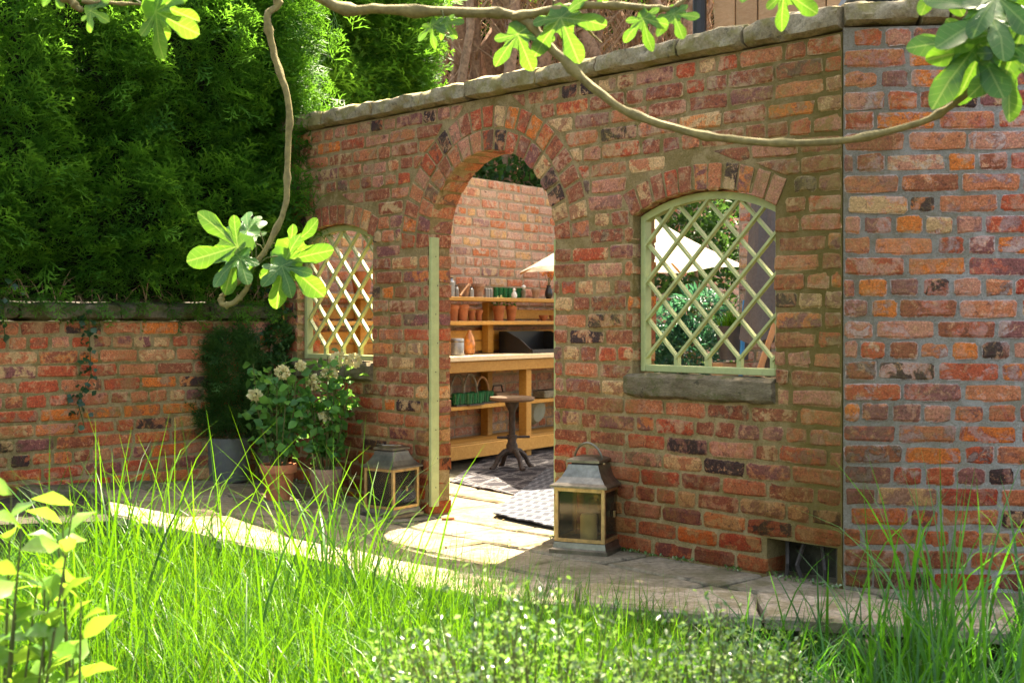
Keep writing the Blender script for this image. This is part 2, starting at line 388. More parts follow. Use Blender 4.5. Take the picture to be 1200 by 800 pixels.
def rug_mat(name, rz, a, b, kind):
    m = NT(name); v = m.mapping((1,1,1), rz)
    sp = m.n('ShaderNodeSeparateXYZ'); m.l(v, sp.inputs[0]); x, y = sp.outputs[0], sp.outputs[1]
    def tri(e, f): return m.math('PINGPONG', m.math('MULTIPLY', e, f), .5)
    if kind == 0:   # diagonal lattice of double lines
        d1 = tri(m.math('ADD', x, y), 3.6); d2 = tri(m.math('SUBTRACT', x, y), 3.6)
        g1 = tri(x, 5.2)
        k = m.math('MINIMUM', m.math('MINIMUM', d1, d2), m.math('ADD', g1, .03))
        msk = m.math('LESS_THAN', m.math('ABSOLUTE', m.math('SUBTRACT', k, .075)), .035)
    else:
        zz = m.math('ADD', m.math('MULTIPLY', tri(x, 9.0), .10), y)
        msk = m.math('LESS_THAN', tri(zz, 14.0), .2)
    msk = m.math('MULTIPLY', msk, m.ramp(m.noise(60, 4, .7), [(.3,.45),(.6,1)]))
    c = m.mix(msk, a, b)
    m.bump(m.noise(240, 3, .7), .6, .004)
    return m.fin(c, .95, .1)

# ------------------------------------------------------------------ the lie of the walls
DX, DY = -.6875, .7262                      # along the main wall, away from the corner
C0 = Vector((1.256, 4.87, 0))
WL = 3.80                                    # main wall length
J0 = C0 + Vector((DX, DY, 0))*WL
RZ_MAIN = math.atan2(-DY, -DX)
T = .15
def main_pt(a, p, z=0.0):                   # a along the wall from its far end, p out in front of it
    q = J0 + Vector((-DX, -DY, 0))*a + Vector((-DY, DX, 0))*p
    return Vector((q.x, q.y, z))

# ------------------------------------------------------------------ ground, patio, kerb
g = MB(); N = 24; S = 160.0
g.add([(-S,-S,-.20),(S,-S,-.20),(S,S,-.20),(-S,S,-.20)], [(0,1,2,3)])
ground_o = g.build('ground', M['soil'], kind='structure')

KB = [(128,588),(260,612),(400,641),(567,673),(677,683),(807,688),(983,698),(1163,708),(1420,722)]
KF = [(133,602),(260,630),(400,662),(573,699),(677,706),(810,715),(1000,727),(1163,738),(1420,755)]
KL = .055
kb = [ground(*p, KL) for p in KB]; kf = [ground(*p, KL) for p in KF]
kb.insert(0, kb[0]+Vector((-.75,-.28,.02))); kf.insert(0, kf[0]+Vector((-.75,-.30,.02)))
km = [(a+b)/2 for a, b in zip(kb, kf)]
pv = []; pf = []
ys = [0, .3, 1, 2, 4, 8, 14]
for i, p in enumerate(km):
    for d in ys: pv.append((p.x, p.y+d, p.z-KL-.016))
for i in range(len(km)-1):
    for j in range(len(ys)-1):
        q = i*len(ys)+j; pf.append((q, q+len(ys), q+len(ys)+1, q+1))
patio = MB().add(pv, pf).build('patio', M['joint'], kind='structure')

def slab(poly, top, thick, mat, name, parent, seed, lift=0.0):
    """a flagstone: polygon (world xy) with ragged, chamfered edges following the lie of the ground"""
    rr = random.Random(seed); pts = []
    n = len(poly)
    for i in range(n):
        a = Vector(poly[i]); b = Vector(poly[(i+1)%n]); L = (b-a).length; k = max(2, int(L/.11))
        for q in range(k):
            p = a.lerp(b, q/k); nrm = Vector((b.y-a.y, a.x-b.x)).normalized()
            pts.append(p + nrm*rr.uniform(-.007,.004))
    c = sum(pts, Vector((0,0)))/len(pts); m = len(pts); vs_ = []
    tl = (rr.uniform(-.006,.006), rr.uniform(-.006,.006))
    def zz(p): return hgt(p.x)+top+tl[0]*(p.x-c.x)*2+tl[1]*(p.y-c.y)*2
    for p in pts: vs_.append((p.x, p.y, zz(p)-thick))
    for p in pts: vs_.append((p.x, p.y, zz(p)-.009))
    for p in pts:
        q = p + (c-p).normalized()*.010; vs_.append((q.x, q.y, zz(q)+rr.uniform(-.001,.001)))
    fs = []
    for i in range(m):
        j = (i+1)%m; fs += [(i,j,m+j,m+i),(m+i,m+j,2*m+j,2*m+i)]
    fs.append(tuple(range(2*m,3*m)))
    return MB().add(vs_, fs).build(name, mat, parent)

# flagstones in front of the wall and in the court behind it
def flag_row(p0, p1, a0, a1, wmin, wmax, seed):
    rr = random.Random(seed); a = a0; k = 0
    while a < a1:
        wd = rr.uniform(wmin, wmax); g_ = .012
        e = [rr.uniform(-.02,.02) for _ in range(4)]
        poly = [main_pt(a+g_+e[0], p1-g_).xy, main_pt(a+wd-g_+e[1], p1-g_).xy, main_pt(a+wd-g_+e[1]*.5, p0+g_).xy, main_pt(a+g_+e[0]*.5, p0+g_).xy]
        slab(poly[::-1] if False else poly, 0.0, .05, M['slab'], 'flagstone', patio, seed*50+k); k += 1
        a += wd
for i, (p0, p1, a0, a1) in enumerate([(-.02,.30,-.25,3.75),(.30,.66,-.4,3.9),(.66,1.0,-.5,2.5),(1.0,1.34,-.5,1.3)]):
    flag_row(p0, p1, a0, a1, .42, .78, 11+i)
for i in range(6):
    flag_row(-.62-.6*i, -.02-.6*i, .2, 4.2, .5, .85, 31+i)

kerb = bpy.data.objects.new('kerb', None); COL.objects.link(kerb); kerb['kind'] = 'structure'
def kcut(t):     # point pair along the kerb, t in index units
    i = min(int(t), len(kb)-2); f = t-i
    return kb[i].lerp(kb[i+1], f), kf[i].lerp(kf[i+1], f)
kc = [0.0, .98, 1.9, 3.1, 4.45, 5.0, 6.45, 7.7, 9.0]
for i in range(1, len(kc)-1):
    b0, f0 = kcut(kc[i]+.012); b1, f1 = kcut(kc[i+1]-.012)
    mid = []
    for t in (kc[i]*.66+kc[i+1]*.34, kc[i]*.34+kc[i+1]*.66): mid.append(kcut(t))
    poly = [f0.xy, mid[0][1].xy, mid[1][1].xy, f1.xy, b1.xy, mid[1][0].xy, mid[0][0].xy, b0.xy]
    slab(poly, KL+R.uniform(-.004,.004), .042, M['kerb'], 'kerb_stone', kerb, 400+i)
# brick riser under the kerb
rv = []; rf = []
for i in range(len(kb)):
    f = kb[i].lerp(kf[i], .86); b = kb[i].lerp(kf[i], .3)
    rv += [(f.x,f.y,-.4),(f.x,f.y,f.z-.038),(b.x,b.y,b.z-.038)]
for i in range(len(kb)-1):
    q = i*3; rf += [(q,q+3,q+4,q+1),(q+1,q+4,q+5,q+2)]
MB().add(rv, rf).build('kerb_riser', M['joint'], kerb)

# ------------------------------------------------------------------ brickwork
EDGE = [1.0 if (k in (0,4) or r in (0,3)) else 0.0 for r in range(4) for k in range(5)]+[0.0]*4
def edged(me):
    n = len(me.vertices)//24; a = me.attributes.new('edge', 'FLOAT', 'POINT'); a.data.foreach_set('value', np.tile(np.array(EDGE, dtype=np.float32), n)); return me
def brick_verts(x0b, x1b, x0t, x1t, z0, z1, depth, rr, c=.010, proud=0.0):
    """a worn brick: chamfered, uneven front (y = 0 side) over a plain block, ~50 triangles"""
    V = []; cols = 5
    zs = [(0, 1), (c*rr.uniform(.7,1.4), 0), (1-c*0, 0), (1, 1)]
    h = z1-z0
    rows = [0.0, c/h*rr.uniform(.7,1.5), 1-c/h*rr.uniform(.7,1.5), 1.0]
    for r, tz in enumerate(rows):
        L = x0b+(x0t-x0b)*tz; Rr = x1b+(x1t-x1b)*tz; wd = Rr-L
        cc = min(.3, c/max(wd,.02))
        us = [0, cc*rr.uniform(.6,1.6), .5+rr.uniform(-.15,.15), 1-cc*rr.uniform(.6,1.6), 1]
        for k, u in enumerate(us):
            edge = (k in (0,4)) or (r in (0,3)); cor = (k in (0,4)) and (r in (0,3))
            y = (rr.uniform(.002,.009) if edge else rr.uniform(-.0016,.0016)) - proud
            dx = rr.uniform(-.0035,.0035); dz = rr.uniform(-.0035,.0035)
            if cor:
                q = rr.uniform(.001,.010); dx += q if k == 0 else -q; dz += q if r == 0 else -q; y += .003
            V.append((L+wd*u+dx, y, z0+h*tz+dz))
    F = []
    for r in range(3):
        for k in range(4):
            a = r*5+k; F.append((a, a+1, a+6, a+5))
    ring = [0,1,2,3,4,9,14,19,18,17,16,15,10,5]
    n0 = len(V)
    # back corners
    V += [(x0b,depth,z0),(x1b,depth,z0),(x1t,depth,z1),(x0t,depth,z1)]
    b0,b1,b2,b3 = n0,n0+1,n0+2,n0+3
    F += [(0,b0,b1,4,3,2,1),(4,b1,b2,19,14,9),(19,b2,b3,15,16,17,18),(15,b3,b0,0,5,10),(b0,b3,b2,b1)]
    return V, F

class Wall:
    def __init__(s, name, label, cat, loc, rz, L, H, depth, course, mats, blocked, seed, cat_group=None, headers=4, joint=.012, jamb=None):
        s.o = thing(name, label, cat, loc, rz); s.L = L; s.H = H; s.depth = depth; s.mats = mats; s.rr = random.Random(seed)
        s.mw = Matrix.Translation(Vector(loc)) @ Matrix.Rotation(rz, 4, 'Z')
        s.pool = {}
        items = []; rr = s.rr; n = int(round(H/course)); j = joint
        for k in range(n):
            z0 = k*course+j/2; z1 = (k+1)*course-j/2
            hd = (k % headers == headers-1)
            off = (.0 if k % 2 else .1125) + (.056 if hd else 0) + rr.uniform(-.02,.02)
            a = -off
            while a < L-.02:
                wd = (.1125 if (hd and rr.random() > .15) or rr.random() < .14 else .225) + rr.uniform(-.008,.008)
                a0 = max(a, 0)+j/2*rr.uniform(.7,1.3); a1 = min(a+wd, L)-j/2*rr.uniform(.7,1.3)
                if a+wd > L-.05: a1 = L-.003
                if a0 < .02: a0 = .003
                dz = rr.uniform(-.002,.002)
                if a1-a0 > .03:
                    for q in s.trim(a0, a1, z0+dz, z1+dz, blocked): items.append(q)
                if a+wd > L-.05: break
                a += wd
        s.place(items)
    def trim(s, a0, a1, z0, z1, blocked):
        if blocked is None: return [(a0,a1,a0,a1,z0,z1)]
        pieces = [(a0,a1,a0,a1)]
        zm = (z0+z1)/2
        for fn in blocked:
            out = []
            for (lb,rb,lt,rt) in pieces:
                ib, im, it = fn(z0), fn(zm), fn(z1)
                if ib is None and it is None and im is None: out.append((lb,rb,lt,rt)); continue
                c = fn.center
                ib = ib or im or (c,c); it = it or (c,c)
                if im: ib = (min(ib[0], im[0]), max(ib[1], im[1])) if ib[1]-ib[0] < im[1]-im[0] else ib
                if ib[0] >= rb and it[0] >= rt or ib[1] <= lb and it[1] <= lt: out.append((lb,rb,lt,rt)); continue
                # left of the opening
                r1, r2 = min(rb, ib[0]), min(rt, it[0])
                if r1-lb > .022 and r2-lt > .022: out.append((lb,r1,lt,r2))
                elif (r1-lb)+(r2-lt) > .09 and min(r1-lb, r2-lt) > .004: out.append((lb,r1,lt,r2))
                l1, l2 = max(lb, ib[1]), max(lt, it[1])
                if rb-l1 > .022 and rt-l2 > .022: out.append((l1,rb,l2,rt))
                elif (rb-l1)+(rt-l2) > .09 and min(rb-l1, rt-l2) > .004: out.append((l1,rb,l2,rt))
            pieces = out
        return [(p[0],p[1],p[2],p[3],z0,z1) for p in pieces]
    def score(s, it):
        p = s.mw @ Vector(((it[0]+it[1])/2, 0, (it[4]+it[5])/2))
        if p.y < .5: return -1
        x, y = px_of(p)
        vis = 1 if (-20 < x < 1220 and -20 < y < 820) else .01
        return vis*(it[1]-it[0])/p.y**2
    def place(s, items):
        items.sort(key=s.score, reverse=True)
        rest = MB()
        for i, it in enumerate(items):
            x0b,x1b,x0t,x1t,z0,z1 = it; rr = s.rr
            proud = rr.uniform(-.002,.004)
            if i < 298:
                if abs(x0b-x0t)+abs(x1b-x1t) < 1e-6:
                    wd = x1b-x0b; kind = 'h' if wd < .13 else 's'; ref = .1015 if kind == 'h' else .214
                    key = (kind, rr.randrange(9), round(z1-z0,3))
                    if key not in s.pool:
                        V, F = brick_verts(-ref/2, ref/2, -ref/2, ref/2, 0, z1-z0, s.depth, rr)
                        s.pool[key] = edged(MB().add(V, F).mesh('brick', s.mats[0]))
                    o = link('brick', s.pool[key], s.o); o.location = ((x0b+x1b)/2, -.0045-proud, z0); o.scale = (wd/ref, 1, 1)
                    o.rotation_euler = (0, rr.uniform(-.012,.012) if wd > .13 else rr.uniform(-.02,.02), 0)
                else:
                    V, F = brick_verts(x0b, x1b, x0t, x1t, z0, z1, s.depth, rr)
                    o = MB().add(V, F).build('brick', s.mats[0], s.o); edged(o.data); o.location = (0, -.0045-proud, 0)
            else:
                V, F = brick_verts(x0b, x1b, x0t, x1t, z0, z1, s.depth, rr, proud=.0045+proud)
                rest.add(V, F)
        if rest.v: edged(rest.build('brick_remainder', s.mats[0], s.o, kind='stuff').data)

def core(name, loops, y0, y1, mat, parent):
    """extruded slab of mortar from an outline with holes (loops in wall x, z)"""
    tri = tessellate_polygon([[Vector((x,z,0)) for x, z in lp] for lp in loops])
    flat = [p for lp in loops for p in lp]; n = len(flat)
    V = [(x,y0,z) for x, z in flat]+[(x,y1,z) for x, z in flat]
    F = [tuple(t) for t in tri]+[tuple(i+n for i in reversed(t)) for t in tri]
    b = 0
    for lp in loops:
        m = len(lp)
        for i in range(m):
            j = (i+1)%m; F.append((b+i, b+j, b+j+n, b+i+n))
        b += m
    o = MB().add(V, F).build(name, mat, parent)
    import bmesh
    bm = bmesh.new(); bm.from_mesh(o.data); bmesh.ops.recalc_face_normals(bm, faces=bm.faces); bm.to_mesh(o.data); bm.free()
    return o

class Blk:
    def __init__(s, f, c): s.f = f; s.center = c
    def __call__(s, z): return s.f(z)
DC, DRAD, DZS = 1.802, .461, 1.393           # door centre, radius, springing height
RING = .222
def door_blk(z):
    if z < DZS: return (DC-DRAD, DC+DRAD)
    q = DRAD+RING+.010; d = z-DZS
    if d >= q: return None
    hw = math.sqrt(q*q-d*d); return (DC-hw, DC+hw)
WINS = [(.14,.865),(2.749,3.494)]
WZ0, WZS, WRISE, WRING = .79, 1.478, .085, .112
SILL0 = .675
def seg(a0, a1):
    hs = (a1-a0)/2; r = (hs*hs+WRISE*WRISE)/(2*WRISE); return hs, r, WZS+WRISE-r
def win_blk(a0, a1):
    hs, r, zc = seg(a0, a1); c = (a0+a1)/2
    sl = hs/(WZS-zc)
    def f(z):
        if z < SILL0+.002: return None
        if z < WZ0+.004: return (a0-.05, a1+.01)
        if z < WZS: return (a0, a1)
        q = r+WRING+.010
        d = z-zc
        if d >= q: return None
        hw = min(hs+.010+(z-WZS)*sl, math.sqrt(q*q-d*d)); return (c-hw, c+hw)
    return Blk(f, c)
VENT = (3.46, 3.775, .15)
vent_blk = Blk(lambda z: (VENT[0], VENT[1]) if z < VENT[2] else None, 3.6)
MH = 2.115
main = Wall('garden_wall', 'weathered red brick garden wall with arched doorway and two lattice windows', 'wall', J0, RZ_MAIN, WL, MH, T+.006, .0755,
     (M['brick_main'],), [Blk(door_blk, DC), win_blk(*WINS[0]), win_blk(*WINS[1]), vent_blk], 3)
e = .007
outer = [(0,-.3),(DC-DRAD-e,-.3),(DC-DRAD-e,DZS)]
outer += [(DC-(DRAD+e)*math.cos(t), DZS+(DRAD+e)*math.sin(t)) for t in [math.pi*k/28 for k in range(1,28)]]
outer += [(DC+DRAD+e,DZS),(DC+DRAD+e,-.3),(VENT[0]-.004,-.3),(VENT[0]-.004,VENT[2]),(VENT[1]+.004,VENT[2]),(VENT[1]+.004,-.3),(WL,-.3),(WL,MH),(0,MH)]
holes = []
for a0, a1 in WINS:
    hs, r, zc = seg(a0, a1); c = (a0+a1)/2; t1 = math.asin(hs/r)
    lp = [(a0-e, WZ0-.02),(a1+e, WZ0-.02)]
    lp += [(c+(r+e)*math.sin(t), zc+(r+e)*math.cos(t)) for t in [t1-2*t1*k/12 for k in range(13)]]
    holes.append(lp[::-1])
core('mortar', [outer]+holes, 0.0, T, M['mortar_main'], main.o)
# arch bricks
def arch_ring(parent, c, zc, r0, r1, t0, t1, n, mat, depth, rr):
    dt = (t1-t0)/n
    ms = []
    for k in range(5):
        hw0 = r0*dt/2-.0055; hw1 = r1*dt/2-.0055
        V, F = brick_verts(-hw0, hw0, -hw1, hw1, 0, r1-r0, depth, rr, .006)
        ms.append(edged(MB().add(V, F).mesh('arch_brick', mat)))
    for i in range(n):
        t = t0+dt*(i+.5)+rr.uniform(-.12,.12)*dt*.3      # angle from vertical, + towards +x
        rr_ = r0+rr.uniform(-.003,.003)
        o = link('arch_brick', ms[rr.randrange(5)], parent); o.location = (c+rr_*math.sin(t), -.0055-rr.uniform(-.002,.004), zc+rr_*math.cos(t))
        o.rotation_euler = (0, t, 0)
ar = random.Random(5)
arch_ring(main.o, DC, DZS, DRAD, DRAD+.104, -math.pi/2, math.pi/2, 19, M['brick_main'], T+.006, ar)
arch_ring(main.o, DC, DZS, DRAD+.114, DRAD+RING, -math.pi/2, math.pi/2, 23, M['brick_main'], T+.006, ar)
for a0, a1 in WINS:
    hs, r, zc = seg(a0, a1); t1 = math.asin(hs/r)
    arch_ring(main.o, (a0+a1)/2, zc, r, r+WRING, -t1-.02, t1+.02, 11, M['brick_main'], T+.006, ar)
# solid dark box standing in for the shaded depth behind the vent
MB().box(VENT[0]-.05, VENT[1]+.03, T+.01, T+.5, -.3, .25).build('vent_dark_box', M['joint'], main.o)
for k in range(3):
    vb = MB().tube([(3.5+.09*k, .07, -.05),(3.52+.09*k+R.uniform(-.05,.05), .05, .05),(3.5+.08*k, .08, .14)], .009, 6).build('root', M['iron'], main.o)

def rough_stone(name, x0, x1, y0, y1, z0, z1, mat, parent, seed, nx=18, rnd=.035, amp=.006):
    """a rock-faced block with rounded long edges"""
    rr = np.random.default_rng(seed); prof = []
    cy, cz = (y0+y1)/2, (z0+z1)/2; hy, hz = (y1-y0)/2, (z1-z0)/2
    nprof = 20
    for k in range(nprof):
        t = 2*math.pi*k/nprof; cx_, sz_ = math.cos(t), math.sin(t); p = 5.0
        rad = (abs(cx_)**p+abs(sz_)**p)**(-1/p); prof.append((cx_*rad*hy, sz_*rad*hz))
    V = []; ph = rr.uniform(0, 6, 6)
    for i in range(nx+1):
        u = i/nx; x = x0+(x1-x0)*u; sh = 1-.10*(abs(2*u-1)**10)
        for k, (py, pz) in enumerate(prof):
            d = amp*(math.sin(x*19+k*.9+ph[0])+.7*math.sin(x*41-k*1.7+ph[1])+.6*rr.uniform(-1,1))
            V.append((x+rr.uniform(-.004,.004)*(1 if i in (0,nx) else .3), cy+py*sh+d*math.copysign(1, py)*.8*(abs(py)/hy), cz+pz*sh+d*math.copysign(1,pz)*.6*(abs(pz)/hz)))
    F = [tuple(range(nprof)), tuple(range((nx+1)*nprof-1, nx*nprof-1, -1))]
    for i in range(nx):
        for k in range(nprof):
            j = (k+1)%nprof; a = i*nprof; F.append((a+j, a+k, a+nprof+k, a+nprof+j))
    return MB().add(V, F).build(name, mat, parent, smooth=True)
def coping_run(parent, L, z, hgt_, y0, y1, mat, seed, cuts):
    for i in range(len(cuts)-1):
        rr = random.Random(seed+i)
        rough_stone('coping_stone', cuts[i]+.005, cuts[i+1]-.005, y0+rr.uniform(-.008,.008), y1, z, z+hgt_+rr.uniform(-.008,.008), mat, parent, seed+i)
coping_run(main.o, WL, MH+.006, .098, -.045, T+.06, M['coping'], 60, [-.05,.42,.88,1.30,1.66,2.16,2.55,3.02,3.36,3.80])
for a0, a1 in WINS:
    rough_stone('stone_sill', a0-.035, a1+.0, -.035, T-.02, SILL0+.006, WZ0-.002, M['sill'], main.o, 77, 22, amp=.004)

# right-hand wall (front of the outbuilding)
RZ_R = math.radians(-6.5)
right = Wall('outbuilding_wall', 'orange-red brick wall with grey mortar beyond the straight vertical joint', 'wall', C0+Vector((.004,-.004,0)), RZ_R, 2.2, 2.13, .11, .0788,
     (M['brick_right'],), None, 9, headers=3)
core('mortar', [[(0,-.35),(2.2,-.35),(2.2,2.13),(0,2.13)]], 0.0, .22, M['mortar_right'], right.o)
coping_run(right.o, 2.2, 2.14, .098, -.035, .26, M['coping'], 90, [.0,.28,.39,.75,1.1,1.6,2.2])
MB().box(.02, 2.2, .06, .5, 2.25, 2.285).build('lead_flashing', M['lead'], right.o)

# low wall below the hedge
RZ_L = math.atan2(-DX, -DX*0+DY) if False else math.atan2(.6875, .7262)
LL = 3.3
LO = J0 - Vector((.7262, .6875, 0))*LL + Vector((0,0,.04))
low = Wall('low_wall', 'low mossy red brick wall with stone coping under the conifer hedge', 'wall', LO, RZ_L, LL, .975, .11, .075, (M['brick_low'],), None, 21, headers=4)
core('mortar', [[(0,-.4),(LL,-.4),(LL,.975),(0,.975)]], 0.0, .2, M['mortar_low'], low.o)
coping_run(low.o, LL, .978, .10, -.03, .24, M['coping_low'], 120, [.0,.6,1.15,1.7,2.25,2.8,3.29])

# boundary wall at the back of the court
GX, GY = .573, .819
RZ_B = math.atan2(GY, GX)
B0 = Vector((.147, 9.56, 0))
BO = B0 + Vector((-GY, GX, 0))*.44 - Vector((GX, GY, 0))*2.42
back = Wall('boundary_wall', 'pinkish brick boundary wall behind the potting bench', 'wall', BO, RZ_B, 7.2, 2.10, .11, .075, (M['brick_back'],), None, 33, headers=5)
core('mortar', [[(0,-.3),(7.2,-.3),(7.2,2.10),(0,2.10)]], 0.0, .2, M['mortar_back'], back.o)

# wall of the shed behind the court
SW0 = at(866, 375, 8.3); SW0.z = 0
RZ_S = math.radians(-24)
shed = Wall('shed', 'brick and timber shed with pale boarded gable behind the garden wall', 'shed', SW0, RZ_S, 2.6, 2.70, .11, .075, (M['brick_back'],), None, 41, headers=4)
core('mortar', [[(0,-.3),(2.6,-.3),(2.6,2.70),(0,2.70)]], 0.0, .22, M['mortar_back'], shed.o)
for k in range(11):
    MB().box(-.16+.145*k, -.16+.145*k+.138, -.02-.004*(k%2), .02, 2.72, 3.9+.10*k, .004).build('board', M['shed_wood'], shed.o)
MB().tube([(-.24,-.08,2.6),(-.24,-.08,3.8)], .045, 10).build('downpipe', M['black_iron'], shed.o)
MB().box(-.1, 2.6, -.1, 2.0, 5.0, 5.1).build('roof', M['lead'], shed.o)
MB().box(.0, 2.4, .05, 1.9, 2.7, 5.0).build('gable_core', M['old_wood'], shed.o)

# ------------------------------------------------------------------ lattice windows and door posts
def lattice(a0, a1, label, bend):
    t = thing('lattice_window', label, 'window', main_pt(a0, 0, WZ0+.004), RZ_MAIN, 'lattice windows in the garden wall')
    W = a1-a0; y = .045; hs, r, zc = seg(a0, a1); c = W/2; zc -= WZ0+.004
    fw = .030; H = WZS-WZ0-.004
    mt = M['green_paint']
    MB().box(.002, fw, y, y+.045, .0, H-.002, .003).build('frame_stile', mt, t)
    MB().box(W-fw, W-.002, y, y+.045, .0, H-.002, .003).build('frame_stile', mt, t)
    MB().box(fw+.001, W-fw-.001, y+.001, y+.044, .0, fw, .003).build('frame_rail', mt, t)
    # arched head
    n = 18; t1 = math.asin((hs-.002)/r); V = []
    for i in range(n+1):
        tt = -t1+2*t1*i/n
        for rr_, yy in ((r-.003,y+.002),(r-.003,y+.043),(r-.034,y+.043),(r-.034,y+.002)):
            V.append((c+rr_*math.sin(tt), yy, zc+rr_*math.cos(tt)))
    F = [(0,1,2,3),(n*4+3,n*4+2,n*4+1,n*4)]
    for i in range(n):
        for k in range(4):
            j = (k+1)%4; F.append((i*4+j, i*4+k, i*4+4+k, i*4+4+j))
    MB().add(V, F).build('arched_head', mt, t)
    def top(a): return zc+math.sqrt(max(0,(r-.03)**2-(a-c)**2))
    P = .166; x0, x1, b0 = fw-.004, W-fw+.004, .062
    def clip(fn, lo, hi):
        best = []
        N_ = 400
        for i in range(N_+1):
            a = x0+(x1-x0)*i/N_; b = fn(a)
            if b0-.001 <= b <= top(a): best.append((a,b))
        return (best[0], best[-1]) if len(best) > 6 else None
    for fam in (1, -1):
        k = -8
        while k < 12:
            if fam == 1: c_ = (b0-.196)+P*k; fn = lambda a: a+c_
            else: c_ = (b0+.196)+P*k; fn = lambda a: c_-a
            s_ = clip(fn, 0, 0); k += 1
            if not s_: continue
            (p, q) = s_; yy = y+.014 if fam == 1 else y+.0255
            MB().bar((p[0],yy,p[1]), (q[0],yy,q[1]), .011, .022, (0,1,0)).build('slat', mt, t)
    # short stubs where the diamonds meet sill and stiles
    for k in range(-1, 6):
        a = .196+P*k
        if fw < a < W-fw: MB().box(a-.011, a+.011, y+.01, y+.032, fw, b0+.012).build('stub', mt, t)
    return t
lattice(*WINS[0], 'pale green lattice window behind the cream flowering shrubs', 0)
lattice(*WINS[1], 'pale green lattice window between the arched doorway and the orange brick wall', 0)
lp = thing('door_post', 'pale green post with screw heads beside the lantern with folded-down handle', 'post', main_pt(DC-DRAD, 0, hgt(-.43)+.05), RZ_MAIN)
pb = MB().box(.0, .022, .002, .056, 0, 1.40, .003).build('post_board', M['green_paint'], lp)
for k in range(9):
    MB().lathe([(.003,0),(.003,.002)], 8).build('screw', M['iron'], pb).location = (.0235, .03+.012*(k%2), .1+.15*k)
for o in pb.children:
    if o.name.startswith('screw'): o.rotation_euler = (0, math.pi/2, 0)
rp = thing('door_post', 'thin pale green post edging the reveal behind the lantern with raised handle', 'post', main_pt(DC+DRAD, 0, .01), RZ_MAIN)
pb = MB().box(-.020, -.002, .012, .08, 0, 1.39, .003).build('post_board', M['green_paint'], rp)
MB().box(-.026, -.0205, .02, .05, .68, .74, .001).build('strike_plate', M['brass'], pb)


# ------------------------------------------------------------------ foliage tools
def basis(D, roll):
    """rotation matrices whose y axis is D (n,3), rolled about it"""
    D = D/np.linalg.norm(D, axis=1, keepdims=True)
    up = np.tile(np.array([[0,0,1.0]]), (len(D),1)); up[np.abs(D[:,2]) > .97] = (1,0,0)
    X = np.cross(D, up); X /= np.linalg.norm(X, axis=1, keepdims=True)
    Z = np.cross(X, D)
    c, s = np.cos(roll)[:,None], np.sin(roll)[:,None]
    X2 = X*c+Z*s; Z2 = -X*s+Z*c
    return np.stack([X2, D, Z2], axis=2)          # columns
def scatter(tv, tf, P, D, S, roll, tint, tgrad=None):
    """copies of a template (y = its axis) joined into one array set"""
    B = basis(D, roll); n = len(P); m = len(tv)
    V = np.einsum('nij,mj->nmi', B, tv)*S[:,None,None]+P[:,None,:]
    F = (tf[None,:,:]+(np.arange(n)*m)[:,None,None]).reshape(-1, tf.shape[1])
    Tn = np.repeat(tint, m)
    if tgrad is not None: Tn = np.clip(Tn+np.tile(tgrad, n), 0, 1)
    return V.reshape(-1,3), F, Tn
def join(parts):
    V = []; F = []; Tn = []; b = 0
    for v, f, t in parts: V.append(v); F.append(f+b); Tn.append(t); b += len(v)
    return np.concatenate(V), np.concatenate(F), np.concatenate(Tn)

def spray_template(seed, nb=8, wid=.045):
    rr = random.Random(seed); V = []; F = []; G = []
    def kite(p, d, L, w_):
        d = Vector(d).normalized(); s = Vector((-d.y, d.x, 0))*w_/2; p = Vector(p); n = len(V)
        V.extend([p, p+d*L*.4+s, p+d*L, p+d*L*.4-s]); F.extend([(n,n+1,n+2),(n,n+2,n+3)])
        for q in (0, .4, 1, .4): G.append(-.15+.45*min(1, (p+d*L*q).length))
    ax = lambda t: Vector((.06*math.sin(3*t), t, .10*math.sin(2.2*t)-.12*t*t))
    for i in range(5):
        p, q = ax(i/5), ax((i+1)/5); kite(p, q-p, (q-p).length*1.25, wid*.8)
    for i in range(nb):
        t = .10+.82*i/(nb-1); s = 1 if i % 2 else -1; L = (.50*(1-t)+.16)*rr.uniform(.8,1.2); an = math.radians(rr.uniform(32,50))
        p = ax(t); d = Vector((s*math.sin(an), math.cos(an), rr.uniform(-.25,.2)))
        kite(p, d, L, wid*1.15)
        for k in range(2):
            u = .35+.3*k; s2 = s if k % 2 else -s; an2 = an*s+s2*math.radians(rr.uniform(30,45))
            kite(p+d*L*u, (math.sin(an2), math.cos(an2), rr.uniform(-.2,.2)), L*(.55-.25*u), wid)
    return np.array([tuple(v) for v in V]), np.array(F), np.array(G)
SPR = [spray_template(i) for i in range(4)]

def spray_field(P, Nn, size, up=.55, rnd=.55, seed=1, tint=None):
    rg = np.random.default_rng(seed); parts = []; n = len(P); idx = np.arange(n) % 4
    for k in range(4):
        m = idx == k; q = P[m]; c = len(q)
        D = Nn[m]*.75+np.array([0,0,up])+rg.normal(0, rnd, (c,3))
        parts.append(scatter(SPR[k][0], SPR[k][1], q, D, rg.uniform(size*.6, size*1.25, c), rg.uniform(-1.0,1.0,c), rg.uniform(0,.7,c)*(1 if tint is None else tint), SPR[k][2]))
    return join(parts)

def smooth_noise(x, y, seed, sc):
    rg = np.random.default_rng(seed); v = 0
    for k in range(7):
        a = rg.uniform(0, 6.28); f = sc*rg.uniform(.6,2.2); v = v+np.sin((x*math.cos(a)+y*math.sin(a))*f+rg.uniform(0,6.28))
    return v/7

